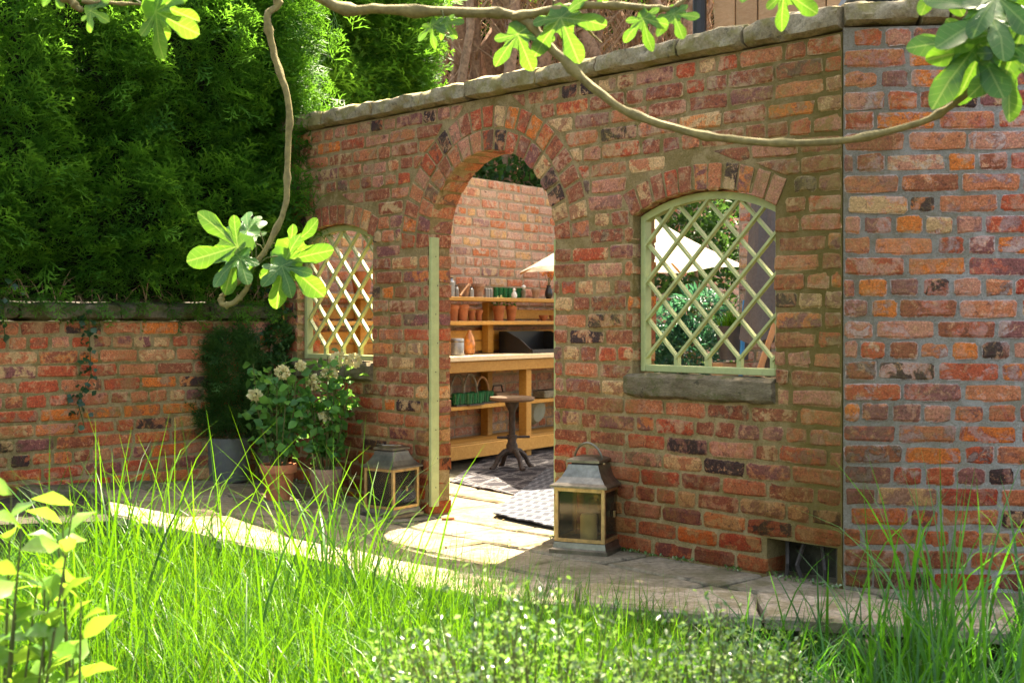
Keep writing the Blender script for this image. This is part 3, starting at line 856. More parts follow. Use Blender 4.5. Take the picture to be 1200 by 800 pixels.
# ------------------------------------------------------------------ conifer hedge above the low wall
def hedge_face(O, ex, en, L0, L1, Z0, Z1, n, size, seed, bulge=.10, edge=.25):
    """points on a bumpy clipped face: O + ex*x + en*out, z in Z0..Z1"""
    rg = np.random.default_rng(seed); x = rg.uniform(L0, L1, n); z = rg.uniform(Z0, Z1, n)
    out = bulge*smooth_noise(x, z, seed+5, 5.5)*1.6 + rg.uniform(-.16,.05,n)
    # round the ends
    d = np.minimum(x-L0, L1-x); out -= np.where(d < edge, (edge-d)**2/edge*1.1, 0)
    P = np.outer(x, ex)+np.outer(out, en)+np.array(O); P[:,2] = z
    return P, np.tile(np.array(en), (n,1))
ht = thing('conifer_hedge', 'tall dense green conifer hedge growing over the low brick wall', 'hedge', (J0.x-1.2, J0.y-.1, 1.0))
exl = np.array((.7262,.6875,0)); enl = np.array((.6875,-.7262,0))
Oj = np.array((J0.x, J0.y, 0))-exl*0
parts = []
P1, N1 = hedge_face(Oj+enl*.02, exl, enl, -3.4, .20, 1.12, 3.1, 6800, .17, 2, .20)
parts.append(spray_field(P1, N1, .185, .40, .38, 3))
# end of the hedge turning the corner, in front of and above the garden wall
P2, N2 = hedge_face(Oj+exl*.20-enl*.25, -enl*1.0, exl, -.3, 1.4, 1.9, 3.4, 1500, .17, 4, .10)
parts.append(spray_field(P2, N2, .22, .35, .45, 5, 1.0))
# the end that spills round the corner over the garden wall
P5, N5 = hedge_face(Oj-exl*.05, enl, -exl, -.25, .38, 1.40, 3.0, 900, .17, 14, .06, .12)
parts.append(spray_field(P5, N5, .17, .30, .45, 15))
# beyond: along the boundary wall
gx = np.array((GX,GY,0)); gn = np.array((GY,-GX,0))
P3, N3 = hedge_face(np.array((BO.x,BO.y,0))-gn*.05, gx, gn, -.2, 1.75, 2.2, 4.0, 2200, .2, 6, .18)
parts.append(spray_field(P3, N3, .27, .25, .5, 7, 1.3))  # tint raised to put sunlight into the spray colour
for i, (q, sx) in enumerate(((np.array((BO.x,BO.y,0))+gx*1.75, 1),)):
    P4, N4 = hedge_face(q-gn*.6, -gn, gx, -.7, 1.0, 2.2, 4.0, 1500, .2, 8, .25)
    parts.append(spray_field(P4, N4, .30, .15, .5, 9, 1.5))  # tint raised further, painting the sunlit fringe at the hedge end
V, F, Tn = join(parts)
# ragged fringe hanging on the coping
Pf, Nf = hedge_face(Oj+enl*.05, exl, enl, -3.4, .1, 1.05, 1.16, 500, .14, 12, .05)
fr = spray_field(Pf, Nf, .11, -.25, .5, 13)
V, F, Tn = join([(V,F,Tn), fr])
inv = np.array(ht.location)
def put(o_mesh, name, parent, kind=None):
    o = link(name, o_mesh, parent, kind); o.location = -Vector(parent.location); return o
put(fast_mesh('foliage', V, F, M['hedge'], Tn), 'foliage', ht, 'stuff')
# solid dark filler in place of inner twigs and the shade among them
def prism(poly, z0, z1):
    n = len(poly); mb = MB(); mb.add([(p[0],p[1],z0) for p in poly]+[(p[0],p[1],z1) for p in poly],
        [tuple(range(n-1,-1,-1)), tuple(range(n,2*n))]+[(i,(i+1)%n,(i+1)%n+n,i+n) for i in range(n)]); return mb
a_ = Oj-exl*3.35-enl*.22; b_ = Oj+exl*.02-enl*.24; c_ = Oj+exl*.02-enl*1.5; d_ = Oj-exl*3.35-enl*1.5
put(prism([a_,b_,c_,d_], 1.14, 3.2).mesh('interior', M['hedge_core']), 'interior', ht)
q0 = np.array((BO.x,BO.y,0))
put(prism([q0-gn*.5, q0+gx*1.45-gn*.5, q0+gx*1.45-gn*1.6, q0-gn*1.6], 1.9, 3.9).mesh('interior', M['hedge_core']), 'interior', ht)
# bare twigs and ties under the hedge, behind the coping
tw = MB()
for k in range(150):
    x = R.uniform(-3.3, .05); p = Oj+exl*x-enl*R.uniform(.0,.2); p[2] = R.uniform(1.09,1.16)
    q = p+exl*R.uniform(-.12,.12)+enl*R.uniform(-.05,.1)+np.array((0,0,R.uniform(.02,.16)))
    tw.tube([p, (p+q)/2+np.array((0,0,.02)), q], [.004,.003,.001], 4)
put(tw.mesh('twigs', M['twig']), 'twigs', ht, 'stuff')

# ------------------------------------------------------------------ bare conifers behind the boundary wall
def bare_conifer(x, y, h, seed, label):
    rr = random.Random(seed); t = thing('conifer_tree', label, 'tree', (x, y, 0), 0, 'bare-stemmed conifers behind the boundary wall')
    pts = [(rr.uniform(-.05,.05)*k, rr.uniform(-.05,.05)*k, h*k/7) for k in range(8)]
    r0 = rr.uniform(.05,.115); MB().tube(pts, [r0*(1-.07*k) for k in range(8)], 9, .12, rr).build('trunk', M['bark'], t, True)
    br = MB()
    for k in range(34):
        z = rr.uniform(1.9, h); an = rr.uniform(0, 6.28); L = rr.uniform(.25,.75); i = min(6, int(z/h*7)); b = Vector(pts[i]).lerp(Vector(pts[i+1]), z/h*7-i)
        d = Vector((math.cos(an), math.sin(an), rr.uniform(.3,1.5))).normalized()
        m_ = b+d*L*.5+Vector((rr.uniform(-.06,.06),rr.uniform(-.06,.06),0)); e_ = b+d*L+Vector((0,0,.12))
        br.tube([b, m_, e_], [rr.uniform(.008,.018), .008, .002], 5)
        for q in range(2):
            f_ = m_+Vector((rr.uniform(-.2,.2),rr.uniform(-.2,.2),rr.uniform(-.02,.3))); br.tube([m_, f_], [.005,.001], 4)
    br.build('branches', M['twig'], t)
    rg = np.random.default_rng(seed); n = 26 if x < .2 else 70
    an = rg.uniform(0, 6.28, n); rad = rg.uniform(.1,.6,n); zz = rg.uniform(h-.5, h+.9, n)
    P = np.stack([np.cos(an)*rad, np.sin(an)*rad, zz], 1); Nn = np.stack([np.cos(an), np.sin(an), np.full(n,.2)], 1)
    v, f, tn = spray_field(P, Nn, .32, .3, .5, seed)
    link('crown', fast_mesh('crown', v, f, M['hedge'], tn), t, 'stuff')
    return t
k = 0
for i in range(25):
    px = 508+13.2*i+R.uniform(-5,5); Y = 11.2+R.uniform(-.35,1.2)+.0035*(px-500)
    bare_conifer((px-600)/FPX*Y, Y, R.uniform(5.0,5.6), 900+i, 'bare brown conifer trunk among dry twigs above the boundary wall')
# dry brushwood filling the gaps between the trunks, and the far side of the belt
rg = np.random.default_rng(44); n = 2600
bt = np.array([(-.5,0,0),(.5,0,0),(.0,1,0)]); bf = np.array([(0,1,2)])
Yb = rg.uniform(12.3, 14.0, n); xb = (rg.uniform(495, 850, n)-600)/FPX*Yb
Pb = np.stack([xb, Yb, rg.uniform(1.6, 4.6, n)], 1); Db = rg.normal(0, .45, (n,3))+np.array((0,0,1.0))
bt2 = bt*np.array((.022,1,1))
v, f, tn = scatter(bt2, bf, Pb, Db, rg.uniform(.3,.9,n), rg.uniform(0,3,n), rg.uniform(0,1,n))
o = link('dry_brushwood', fast_mesh('dry_brushwood', v, f, M['twig'], tn), None, 'stuff'); tag(o, 'mass of dry brown twigs between the bare conifer trunks', 'brushwood')
far = thing('far_hedge', 'dark green hedge far behind the bare conifer trunks', 'hedge', (0.5, 14.6, 0))
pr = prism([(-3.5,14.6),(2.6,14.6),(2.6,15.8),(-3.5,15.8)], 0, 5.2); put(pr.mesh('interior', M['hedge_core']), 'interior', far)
rg = np.random.default_rng(45); n = 1500
P = np.stack([rg.uniform(-3.4,2.6,n), 14.5+rg.uniform(-.2,.1,n), rg.uniform(1.5,5.2,n)], 1)
v, f, tn = spray_field(P, np.tile(np.array([[0,-1.0,0]]),(n,1)), .34, .3, .5, 46); put(fast_mesh('foliage', v, f, M['hedge'], tn), 'foliage', far, 'stuff')

def leaf_t(wd=.5, fold=.12):
    return (np.array([(0,0,0),(wd*.42,.32,fold),(wd*.5,.58,fold),(0,1,-.05),(-wd*.5,.58,fold),(-wd*.42,.32,fold),(0,.5,0)]),
            np.array([(0,1,6),(1,2,6),(2,3,6),(3,4,6),(4,5,6),(5,0,6)]))
LT = leaf_t()
def leaf_cloud(centers, radii, n, size, seed, flat=.5, droop=0.0, shell=.55, tpl=LT):
    rg = np.random.default_rng(seed); parts = []
    for (c, r, k) in zip(centers, radii, n):
        u = rg.normal(0,1,(k,3)); u /= np.linalg.norm(u,axis=1,keepdims=True); rad = rg.uniform(shell,1.0,k)**.7
        P = u*rad[:,None]*np.array(r)+np.array(c); D = u*.7+rg.normal(0,.5,(k,3))+np.array((0,0,.25-droop))
        parts.append(scatter(tpl[0], tpl[1], P, D, rg.uniform(size*.65,size*1.25,k), rg.uniform(-1.4,1.4,k), rg.uniform(0,1,k)))
    return join(parts)

ug = thing('shade_foliage', 'added dark foliage standing in for shade behind the boundary wall top', 'shrub', (.2, 11.2, 0))  # made-up leaf mass, darkening the foot of the trunks like shade
v, f, tn = leaf_cloud([(-.55+.32*k, -.15+.26*k, 2.05+.12*math.sin(k*2.1)) for k in range(6)], [(.3,.3,.55)]*6, [700]*6, .09, 47)
link('foliage', fast_mesh('foliage', v, f, M['dark_leaf'], tn), ug, 'stuff'); MB().tube([(0,0,0),(0,0,2.0)], .03, 7).build('trunk', M['bark'], ug)
def broadleaf(name, label, x, y, h, clumps, seed, leaf, nper):
    rr = random.Random(seed); t = thing(name, label, 'tree', (x, y, 0))
    pts = [(rr.uniform(-.04,.04)*k, rr.uniform(-.04,.04)*k, h*k/6) for k in range(7)]
    MB().tube(pts, [.13-.013*k for k in range(7)], 9, .1, rr).build('trunk', M['bark'], t, True)
    lb = MB()
    for (c, r) in clumps: lb.tube([(0,0,h*.75), tuple((Vector((0,0,h))+Vector(c))/2), c], [.05,.03,.01], 6)
    lb.build('limbs', M['bark'], t, True)
    v, f, tn = leaf_cloud([c for c, r in clumps], [r for c, r in clumps], [nper]*len(clumps), leaf, seed, shell=.15)
    link('crown', fast_mesh('crown', v, f, M['tree_leaf'], tn), t, 'stuff'); return t
rr = random.Random(70)
cl = [((rr.uniform(-.5,1.9), rr.uniform(-1.5,.2), rr.uniform(5.6,7.4)), (.55,.55,.4)) for _ in range(15)]
cl += [((-.45+rr.uniform(-.45,.6), 1.1+rr.uniform(-.45,.5), rr.uniform(6.0,7.0)), (.5,.5,.35)) for _ in range(6)]  # clumps added out of view to shade the lattice window
broadleaf('shade_tree', 'unseen leafy tree behind the orange brick wall, its crown shaped to shade the window', 2.35, 6.6, 5.6, cl, 71, .10, 420)
cl = [((rr.uniform(-1.2,1.2), rr.uniform(-.6,.6), rr.uniform(3.2,6.2)), (.6,.5,.45)) for _ in range(16)]
broadleaf('garden_tree', 'pale green leafy tree beyond the shed gable', 3.0, 17.5, 4.5, cl, 72, .13, 330)

# ------------------------------------------------------------------ fig tree reaching over the scene
def fig_leaf_mesh(seed):
    rr = random.Random(seed)
    # five lobes: angle from tip, reach
    lob = [(-105,.46),(-50,.80),(0,1.0),(50,.80),(105,.46)]
    pts = []
    for i, (an, L) in enumerate(lob):
        a0 = math.radians(an); ux, uy = math.sin(a0), math.cos(a0); wd = .165 if abs(an) < 100 else .12
        for along, across in ((.45,-.62),(.68,-1.0),(.88,-.72),(1.0,0),(.88,.72),(.68,1.0),(.45,.62)):
            q = L*along*rr.uniform(.97,1.03); x = ux*q+uy*across*wd; y = uy*q-ux*across*wd; pts.append((x, .28+y*.74))
        if i < 4:
            a = math.radians((an+lob[i+1][0])/2); q = .30*rr.uniform(.9,1.15); pts.append((q*math.sin(a), .28+q*.74*math.cos(a)))
    pts.append((.07,.03)); pts.insert(0, (-.07,.03))
    sm = []
    for i in range(len(pts)-1):      # round the outline off
        p0, p1, p2, p3 = [Vector(pts[max(0,min(len(pts)-1,q))]) for q in (i-1,i,i+1,i+2)]
        sm += [tuple(p1), tuple((-p0+9*p1+9*p2-p3)/16)]
    pts = sm+[pts[-1]]
    n = len(pts)
    k1, k2, k3 = rr.uniform(.15,.45), rr.uniform(.1,.4), rr.uniform(0,6)
    def z(x, y): return -k1*x*x+.14*abs(x)-k2*(y-.2)**2+.025*math.sin(11*x+k3)+.02*math.sin(9*y+k3)
    V = []; F = []
    for s in (1.0, .62):
        for x, y in pts: xx, yy = x*s, .30+(y-.30)*s; V.append((xx, yy, z(xx, yy)))
    V.append((0,.30,z(0,.30))); c = 2*n
    for i in range(n):
        j = (i+1)%n
        F += [(i,j,n+j,n+i),(n+i,n+j,c)]
    V.append((0,0,0))
    mb = MB().add(V, F); me = mb.mesh('leaf', M['fig'], True); return me
FL = [fig_leaf_mesh(i) for i in range(5)]
fig = thing('fig_tree', 'fig tree with lobed bright green leaves on smooth arching branches overhead', 'tree', (-2.05, 2.9, -.20))
FO = Vector(fig.location)
def limb(pts, rad, name='branch', jit=.05):
    P = []
    pts = [Vector(p) for p in pts]
    # Catmull-Rom
    for i in range(len(pts)-1):
        p0 = pts[max(i-1,0)]; p1 = pts[i]; p2 = pts[i+1]; p3 = pts[min(i+2,len(pts)-1)]
        for k in range(6):
            t = k/6; P.append(.5*((2*p1)+(p2-p0)*t+(2*p0-5*p1+4*p2-p3)*t*t+(3*p1-p0-3*p2+p3)*t**3))
    P.append(pts[-1]); n = len(P); rr = random.Random(len(pts)*7+n)
    P = [p+Vector((rr.uniform(-.0015,.0015), rr.uniform(-.0015,.0015), rr.uniform(-.0015,.0015))) for p in P]
    rads = []
    for i in range(n):
        u = i/(n-1); r = rad[0]+(rad[1]-rad[0])*u
        if i % 6 == 2: r *= rr.uniform(1.25,1.5)
        rads.append(r*rr.uniform(.95,1.05))
    o = MB().tube([p-FO for p in P], rads, 10, jit, rr).build(name, M['bark_fig'], fig, True)
    return P
top = Vector((-1.45, 3.1, 2.35))
limb([FO+Vector((0,0,-.05)), Vector((-1.95,2.95,.6)), Vector((-1.8,3.0,1.5)), top], (.075,.04), 'trunk')
main_br = limb([top, Vector((-.95,3.06,2.12)), at(372,-4,3.1), at(450,11,3.05), at(560,15,3.0), at(612,22,3.0), at(650,60,2.98), at(720,122,2.95), at(800,153,2.9), at(885,166,2.85), at(980,166,2.8), at(1080,143,2.75), at(1130,112,2.72), at(1162,76,2.7)], (.0135,.0065))
limb([top, Vector((-1.2,3.7,2.75)), at(312,-30,3.95), at(313,20,3.95), at(322,66,3.95), at(338,122,3.93), at(337,190,3.92), at(333,246,3.9), at(302,306,3.88), at(258,348,3.85)], (.0125,.0075))
limb([at(258,349,3.85), at(262,357,3.84), at(276,353,3.84), at(289,338,3.84), at(292,322,3.84)], (.009,.007))
limb([at(600,20,3.0), at(650,12,2.98), at(700,6,2.95), at(760,10,2.93), at(790,9,2.92), at(805,-4,2.92)], (.011,.005))
limb([at(676,10,2.97), at(686,32,2.97), at(705,50,2.97)], (.004,.002))
limb([top, Vector((-1.3,3.0,2.3)), at(60,-30,2.9), at(82,0,2.9), at(96,13,2.9)], (.016,.006))
limb([at(96,2,2.9), at(130,4,2.9), at(165,5,2.9)], (.005,.003))
limb([at(1162,76,2.7), at(1178,40,2.68), at(1180,5,2.66)], (.006,.004))
lr = random.Random(3)
def figleaf(px, py, Y, tipx, tipy, size, tilt=0.0, roll=0.0, petiole=None):
    """leaf from its base pixel towards a tip pixel; tilt leans the tip to (+) or from (-) the camera"""
    b = at(px, py, Y); q = at(tipx, tipy, Y); d = (q-b).normalized(); d = (d+Vector((0,-tilt,0))).normalized()
    nrm = Vector((0,-1,.25)); x = d.cross(nrm).normalized(); nrm = x.cross(d).normalized()
    mt = Matrix((x, d, nrm)).transposed().to_4x4()
    mt = Matrix.Translation(b-FO) @ Matrix.Rotation(0,4,'Z') @ mt @ Matrix.Rotation(roll,4,'Y')
    o = link('leaf', FL[lr.randrange(5)], fig); o.matrix_local = mt @ Matrix.Scale(size,4)
    if petiole:
        p = at(petiole[0], petiole[1], Y+.01); MB().tube([p-FO, (p+b)/2-FO+Vector((0,0,.01)), b-FO], .0022, 6).build('leaf_stalk', M['stem'], fig)
for a in [ (305,272,3.88,250,262,.15,-.3,.5,(312,300)), (300,282,3.86,205,318,.21,.5,-.45,(300,305)), (293,290,3.84,245,340,.16,.5,.4,(296,308)),
           (318,290,3.88,372,345,.21,.1,.3,(302,308)), (322,285,3.9,378,300,.17,-.5,.6,(310,295)), (298,285,3.9,268,248,.12,-.6,.3,(312,298)), (325,300,3.86,352,352,.13,.4,-.4,(300,312)),
           (165,4,2.9,232,44,.15,.2,.5,(150,4)), (98,8,2.9,122,22,.07,.2,.2,None), (60,-18,2.9,72,6,.06,.2,0,None), (168,-4,2.9,225,20,.13,-.4,.7,None),
           (508,20,3.02,505,52,.075,.3,.7,(512,14)), (520,20,3.0,532,45,.06,.3,.5,(516,14)), 
           (600,24,3.0,622,80,.125,.1,.2,(598,18)), (650,2,2.97,672,66,.15,.2,.3,(648,8)), (700,-30,2.97,705,5,.08,.3,.3,None),
           (752,8,2.93,756,54,.10,.2,.7,(748,10)), (785,6,2.92,796,40,.085,.3,.3,None), 
           (905,-20,2.85,960,28,.12,.3,.6,None), 
           (1165,20,2.68,1150,86,.15,.45,.1,None), (1165,30,2.68,1092,108,.20,.1,.4,None), (1172,40,2.68,1190,112,.18,.1,-.3,None), (1160,30,2.69,1128,126,.17,.0,-.2,None),
           (1180,10,2.66,1100,40,.19,.5,.4,None), (1185,0,2.66,1230,60,.18,.2,.2,None), (1090,-40,2.7,1120,12,.12,.3,.3,None), (1150,-20,2.66,1180,30,.17,.7,0,None), (880,-40,2.85,868,2,.09,.3,.3,None) ]:
    figleaf(a[0],a[1],a[2],a[3],a[4],a[5],a[6],a[7],a[8])
# leaves of the part overhead, out of the frame
for k in range(46):
    p = Vector((lr.uniform(-1.9,-.7), lr.uniform(2.4,3.8), lr.uniform(2.35,3.1)))
    o = link('leaf', FL[k%5], fig); o.location = p-FO; o.rotation_euler = (lr.uniform(-.9,.3), lr.uniform(-.6,.6), lr.uniform(0,6.28)); s_ = lr.uniform(.14,.2); o.scale = (s_,s_,s_)
for k in range(5):
    limb([top, top+Vector((lr.uniform(-.3,.3), lr.uniform(-.4,.4), .3)), top+Vector((lr.uniform(-.5,.7), lr.uniform(-.7,.7), .6))], (.018,.006))

# ------------------------------------------------------------------ grasses in the bed
def blades(P, L, wd, lean, curve, seed, K=6):
    rg = np.random.default_rng(seed); n = len(P); az = rg.uniform(0, 6.28, n)
    th = lean[:,None]+curve[:,None]*(np.linspace(0,1,K+1)[None,:]**1.7)
    seg_ = (L/K)[:,None]
    dx = np.sin(th)*seg_; dz = np.cos(th)*seg_
    X = np.concatenate([np.zeros((n,1)), np.cumsum(dx[:,:-1],1)],1); Z = np.concatenate([np.zeros((n,1)), np.cumsum(dz[:,:-1],1)],1)
    hx, hy = np.cos(az)[:,None], np.sin(az)[:,None]
    cx_ = P[:,0:1]+X*hx; cy_ = P[:,1:2]+X*hy; cz_ = P[:,2:3]+Z
    tw_ = az[:,None]+math.pi/2+rg.uniform(-.7,.7,n)[:,None]+rg.uniform(-.8,.8,n)[:,None]*np.linspace(0,1,K+1)[None,:]
    prof = (np.array([.75,1,1,.92,.75,.45,.04]) if K == 6 else np.linspace(1,.05,K+1))[None,:]*wd[:,None]/2
    A = np.stack([cx_-np.cos(tw_)*prof, cy_-np.sin(tw_)*prof, cz_], 2); B = np.stack([cx_+np.cos(tw_)*prof, cy_+np.sin(tw_)*prof, cz_], 2)
    V = np.stack([A,B],2).reshape(-1,3)
    b = (np.arange(n)*(K+1)*2)[:,None]+np.arange(K)[None,:]*2
    F = np.stack([b, b+1, b+3, b+2], 2).reshape(-1,4)
    return V, F, np.repeat(rg.uniform(0,1,n), (K+1)*2)
def kerb_front_y(x):
    xs = np.array([p.x for p in kf]); ysk = np.array([p.y for p in kf]); return np.interp(x, xs, ysk)
def bed_points(n, x0, x1, ymin, seed, clump=.10, gap=.05, ncl=120):
    rg = np.random.default_rng(seed)
    cx_ = rg.uniform(x0, x1, ncl); top_ = kerb_front_y(cx_)-gap; cy_ = ymin+(top_-ymin)*rg.uniform(0,1,ncl)
    k = rg.integers(0, ncl, n); x = cx_[k]+rg.normal(0,clump,n); y = cy_[k]+rg.normal(0,clump,n)
    y = np.minimum(y, kerb_front_y(x)-gap*.6+rg.uniform(-.03,.03,n))
    return np.stack([x, y, np.full(n,-.21)], 1)
rg = np.random.default_rng(81)
# fine sunlit grass
P = bed_points(26000, -2.0, .62, 2.9, 82, .14, .015, 240); n = len(P)
lf = np.clip((P[:,0]+.1)/.7, 0, 1)
b1 = blades(P, rg.uniform(.18,.54,n)*(1-.25*lf), rg.uniform(.0022,.0052,n), rg.uniform(0,.42,n), rg.uniform(.05,2.0,n)**1.3, 83)
P = bed_points(360, -1.9, -.3, 3.2, 84, .10, .02, 30); n = len(P)
b2 = blades(P, rg.uniform(.5,.98,n), rg.uniform(.005,.010,n), rg.uniform(0,.3,n), rg.uniform(.2,2.1,n)**1.2, 85)
v, f, tn = join([b1, b2])
o = link('meadow_grass', fast_mesh('meadow_grass', v, f, M['grass'], tn), None, 'stuff'); tag(o, 'bright sunlit yellow-green grass in front of the stone kerb', 'grass')
# broad shaded sedge on the right
P = bed_points(2800, .5, 2.1, 2.5, 86, .09, .10, 60); n = len(P)
b1 = blades(P, rg.uniform(.24,.56,n)*np.clip(.62+.3*P[:,0], .7, 1.1), rg.uniform(.005,.010,n), rg.uniform(0,.3,n), rg.uniform(.3,2.3,n), 87)
P = bed_points(240, .95, 1.9, 3.1, 88, .08, .05, 22); n = len(P)
b2 = blades(P, rg.uniform(.45,.92,n), rg.uniform(.006,.012,n), rg.uniform(0,.2,n), rg.uniform(.0,1.6,n), 89)
v, f, tn = join([b1, b2])
o = link('tall_sedge', fast_mesh('tall_sedge', v, f, M['sedge'], tn), None, 'stuff'); tag(o, 'tall arching green sedge leaves in front of the orange brick wall', 'grass')
P = bed_points(3000, -1.8, .6, 2.9, 90, .12, .04, 70); n = len(P)
v, f, tn = blades(P, rg.uniform(.12,.36,n), rg.uniform(.002,.004,n), rg.uniform(0,.4,n), rg.uniform(.0,1.2,n), 91)
o = link('dry_grass', fast_mesh('dry_grass', v, f, M['straw'], tn), None, 'stuff'); tag(o, 'dry straw-brown stems low among the sunlit grass', 'grass')

# ------------------------------------------------------------------ small-leaved bushes in the foreground
def small_bush(label, c, r, nst, nleaf, size, seed, mat, grp=None):
    rr = random.Random(seed); t = thing('box_bush', label, 'bush', (c[0], c[1], -.20), 0, grp)
    st = MB(); LP = []; LD = []
    for k in range(nst):
        an = rr.uniform(0,6.28); q = math.sqrt(rr.random()); ex_, ey_ = math.cos(an)*r[0]*q, math.sin(an)*r[1]*q
        zt = (c[2]+r[2]*math.sqrt(max(.05,1-q*q))*rr.uniform(.75,1.12))+.20
        b = Vector((ex_*.25, ey_*.25, 0)); e_ = Vector((ex_, ey_, zt)); m_ = b.lerp(e_, .55)+Vector((rr.uniform(-.05,.05), rr.uniform(-.05,.05), .04))
        st.tube([b, m_, e_], [.004,.003,.001], 4)
        for i in range(nleaf):
            u = rr.uniform(.35,1.0); p = (m_.lerp(e_, (u-.5)*2) if u > .5 else b.lerp(m_, u*2))
            p = p+Vector((rr.gauss(0,.022), rr.gauss(0,.022), rr.gauss(0,.02))); LP.append(p); LD.append((rr.gauss(0,.7), rr.gauss(0,.7), .5))
    st.build('stems', M['stem'], t)
    n = len(LP); rg = np.random.default_rng(seed)
    v, f, tn = scatter(LT[0], LT[1], np.array([tuple(p) for p in LP]), np.array(LD), rg.uniform(size*.7,size*1.3,n), rg.uniform(-1.5,1.5,n), rg.uniform(0,1,n)**1.5)
    link('foliage', fast_mesh('foliage', v, f, mat, tn), t, 'stuff'); return t
small_bush('small-leaved pale bush full of white glints in front of the doorway', (.0,2.15,.28), (.32,.28,.28), 115, 60, .0135, 101, M['box'])
small_bush('small-leaved green bush in front of the stone kerb below the sill window', (.33,2.3,.22), (.24,.26,.28), 95, 56, .0135, 102, M['box'])
small_bush('small-leaved bush low among the sedge on the shady side', (.55,2.75,.10), (.20,.2,.26), 60, 45, .0135, 103, M['box'])

# bright broad-leaved shrub at the left edge
sh = thing('privet_shrub', 'yellow-green broad-leaved shrub at the edge of the sunlit grass', 'shrub', (-.875, 2.35, -.20)); SO = Vector(sh.location)
V_, F_ = leaf_t(.46, .05); pv_ = []
for i in range(4):
    rr = random.Random(i); vv = V_.copy(); vv[:,2] += np.array([rr.uniform(-.05,.05) for _ in vv]); vv[3,2] -= .12
    pv_.append(MB().add([tuple(q) for q in vv], [tuple(q) for q in F_]).mesh('leaf', M['privet'], True))
rr = random.Random(55)
for k in range(19):
    b = Vector((rr.uniform(-.10,.07), rr.uniform(-.12,.12), 0)); h_ = rr.uniform(.45,.92); e_ = b+Vector((rr.uniform(-.06,.07), rr.uniform(-.15,.1), h_))
    m_ = b.lerp(e_, .5)+Vector((rr.uniform(-.03,.03),0,0)); MB().tube([b, m_, e_], [.006,.004,.0015], 6).build('stem', M['stem'], sh)
    nl = 15
    for i in range(nl):
        u = .3+.7*i/(nl-1); p = b.lerp(m_, u*2) if u < .5 else m_.lerp(e_, u*2-1)
        an = i*2.4+rr.uniform(-.4,.4); o = link('leaf', pv_[rr.randrange(4)], sh); o.location = p
        o.rotation_euler = (rr.uniform(.1,1.3), rr.uniform(-.9,.9), an); s_ = rr.uniform(.058,.088); o.scale = (s_,s_,s_)

# ------------------------------------------------------------------ lanterns
def lantern(loc, rz, label):
    t = thing('lantern', label, 'lantern', loc, rz, 'metal candle lanterns by the doorway')
    s = .106; h0 = .045; h1 = .262
    b = MB(); b.lathe([(s*1.414*1.16,0),(s*1.414*1.16,.016),(s*1.414*1.06,.022),(s*1.414*1.02,.044)], 4, sq=True); b.build('base', M['pewter'], t)
    for sx in (-1,1):
        for sy in (-1,1): MB().box(sx*s*.93-.008, sx*s*.93+.008, sy*s*.93-.008, sy*s*.93+.008, h0, h1, .002).build('corner_post', M['brass'], t)
    for k in range(4):
        o = MB().box(-s*.87, s*.87, -s*.93-.007, -s*.93+.006, h1-.016, h1-.001).build('rail', M['brass'], t); o.rotation_euler = (0,0,k*math.pi/2)
        o = MB().box(-s*.87, s*.87, -s*.93-.007, -s*.93+.006, h0+.001, h0+.015).build('rail', M['brass'], t); o.rotation_euler = (0,0,k*math.pi/2)
        o = MB().box(-s*.87, s*.87, -s*.93-.001, -s*.93+.002, h0+.015, h1-.016).build('pane', M['lantern_glass'], t); o.rotation_euler = (0,0,k*math.pi/2)
    MB().box(s*.93+.008, s*.93+.014, -.006, .004, .14, .165).build('door_catch', M['brass'], t)
    q = 1.414; pr = [(s*q*1.14,h1),(s*q*1.14,h1+.008),(s*q*.98,h1+.018),(s*q*.80,h1+.040),(s*q*.66,h1+.068),(s*q*.60,h1+.088)]
    o = MB().lathe(pr, 4, sq=True).build('roof', M['pewter'], t)
    MB().lathe([(s*q*.50,h1+.088),(s*q*.50,h1+.096)], 4, sq=True).build('vent_collar', M['iron'], o)
    MB().lathe([(s*q*.66,h1+.096),(s*q*.66,h1+.106),(s*q*.40,h1+.118)], 4, sq=True).build('cap', M['pewter'], o)
    return t, h1
def handle(t, h1, lean):
    pts = []
    for k in range(13):
        a = math.pi*k/12; x = -.062*math.cos(a); z = .085*math.sin(a)
        pts.append((x, lean*z*.8, h1+.088+z*math.sqrt(1-min(.9,lean*lean*.6))))
    o = MB().tube(pts, .0048, 8).build('handle', M['pewter'], t, True)
    for x in (-.062,.062): MB().lathe([(.009,-.004),(.010,0),(.009,.004)], 10, (x,0,h1+.088)).build('handle_boss', M['brass'], o)
lp_ = ground(690, 644); t, h1 = lantern(lp_, math.radians(-24), 'brass and glass lantern with a raised loop handle by the doorway'); handle(t, h1, -.25); t.scale = (1.1,1.1,1.1)
MB().lathe([(.035,.0),(.035,.09),(.03,.10)], 14, (0,0,.046)).build('candle', M['white'], t, True)
lp_ = ground(459, 603); t, h1 = lantern(lp_, math.radians(-36), 'dull brass lantern with folded-down handle beside the screw-headed green post')
MB().tube([(-.062,0,h1+.12),(-.06,-.05,h1+.122),(0,-.075,h1+.122),(.06,-.05,h1+.122),(.062,0,h1+.12)], .0045, 8).build('handle', M['pewter'], t, True)

t.scale = (.95,.95,.95)
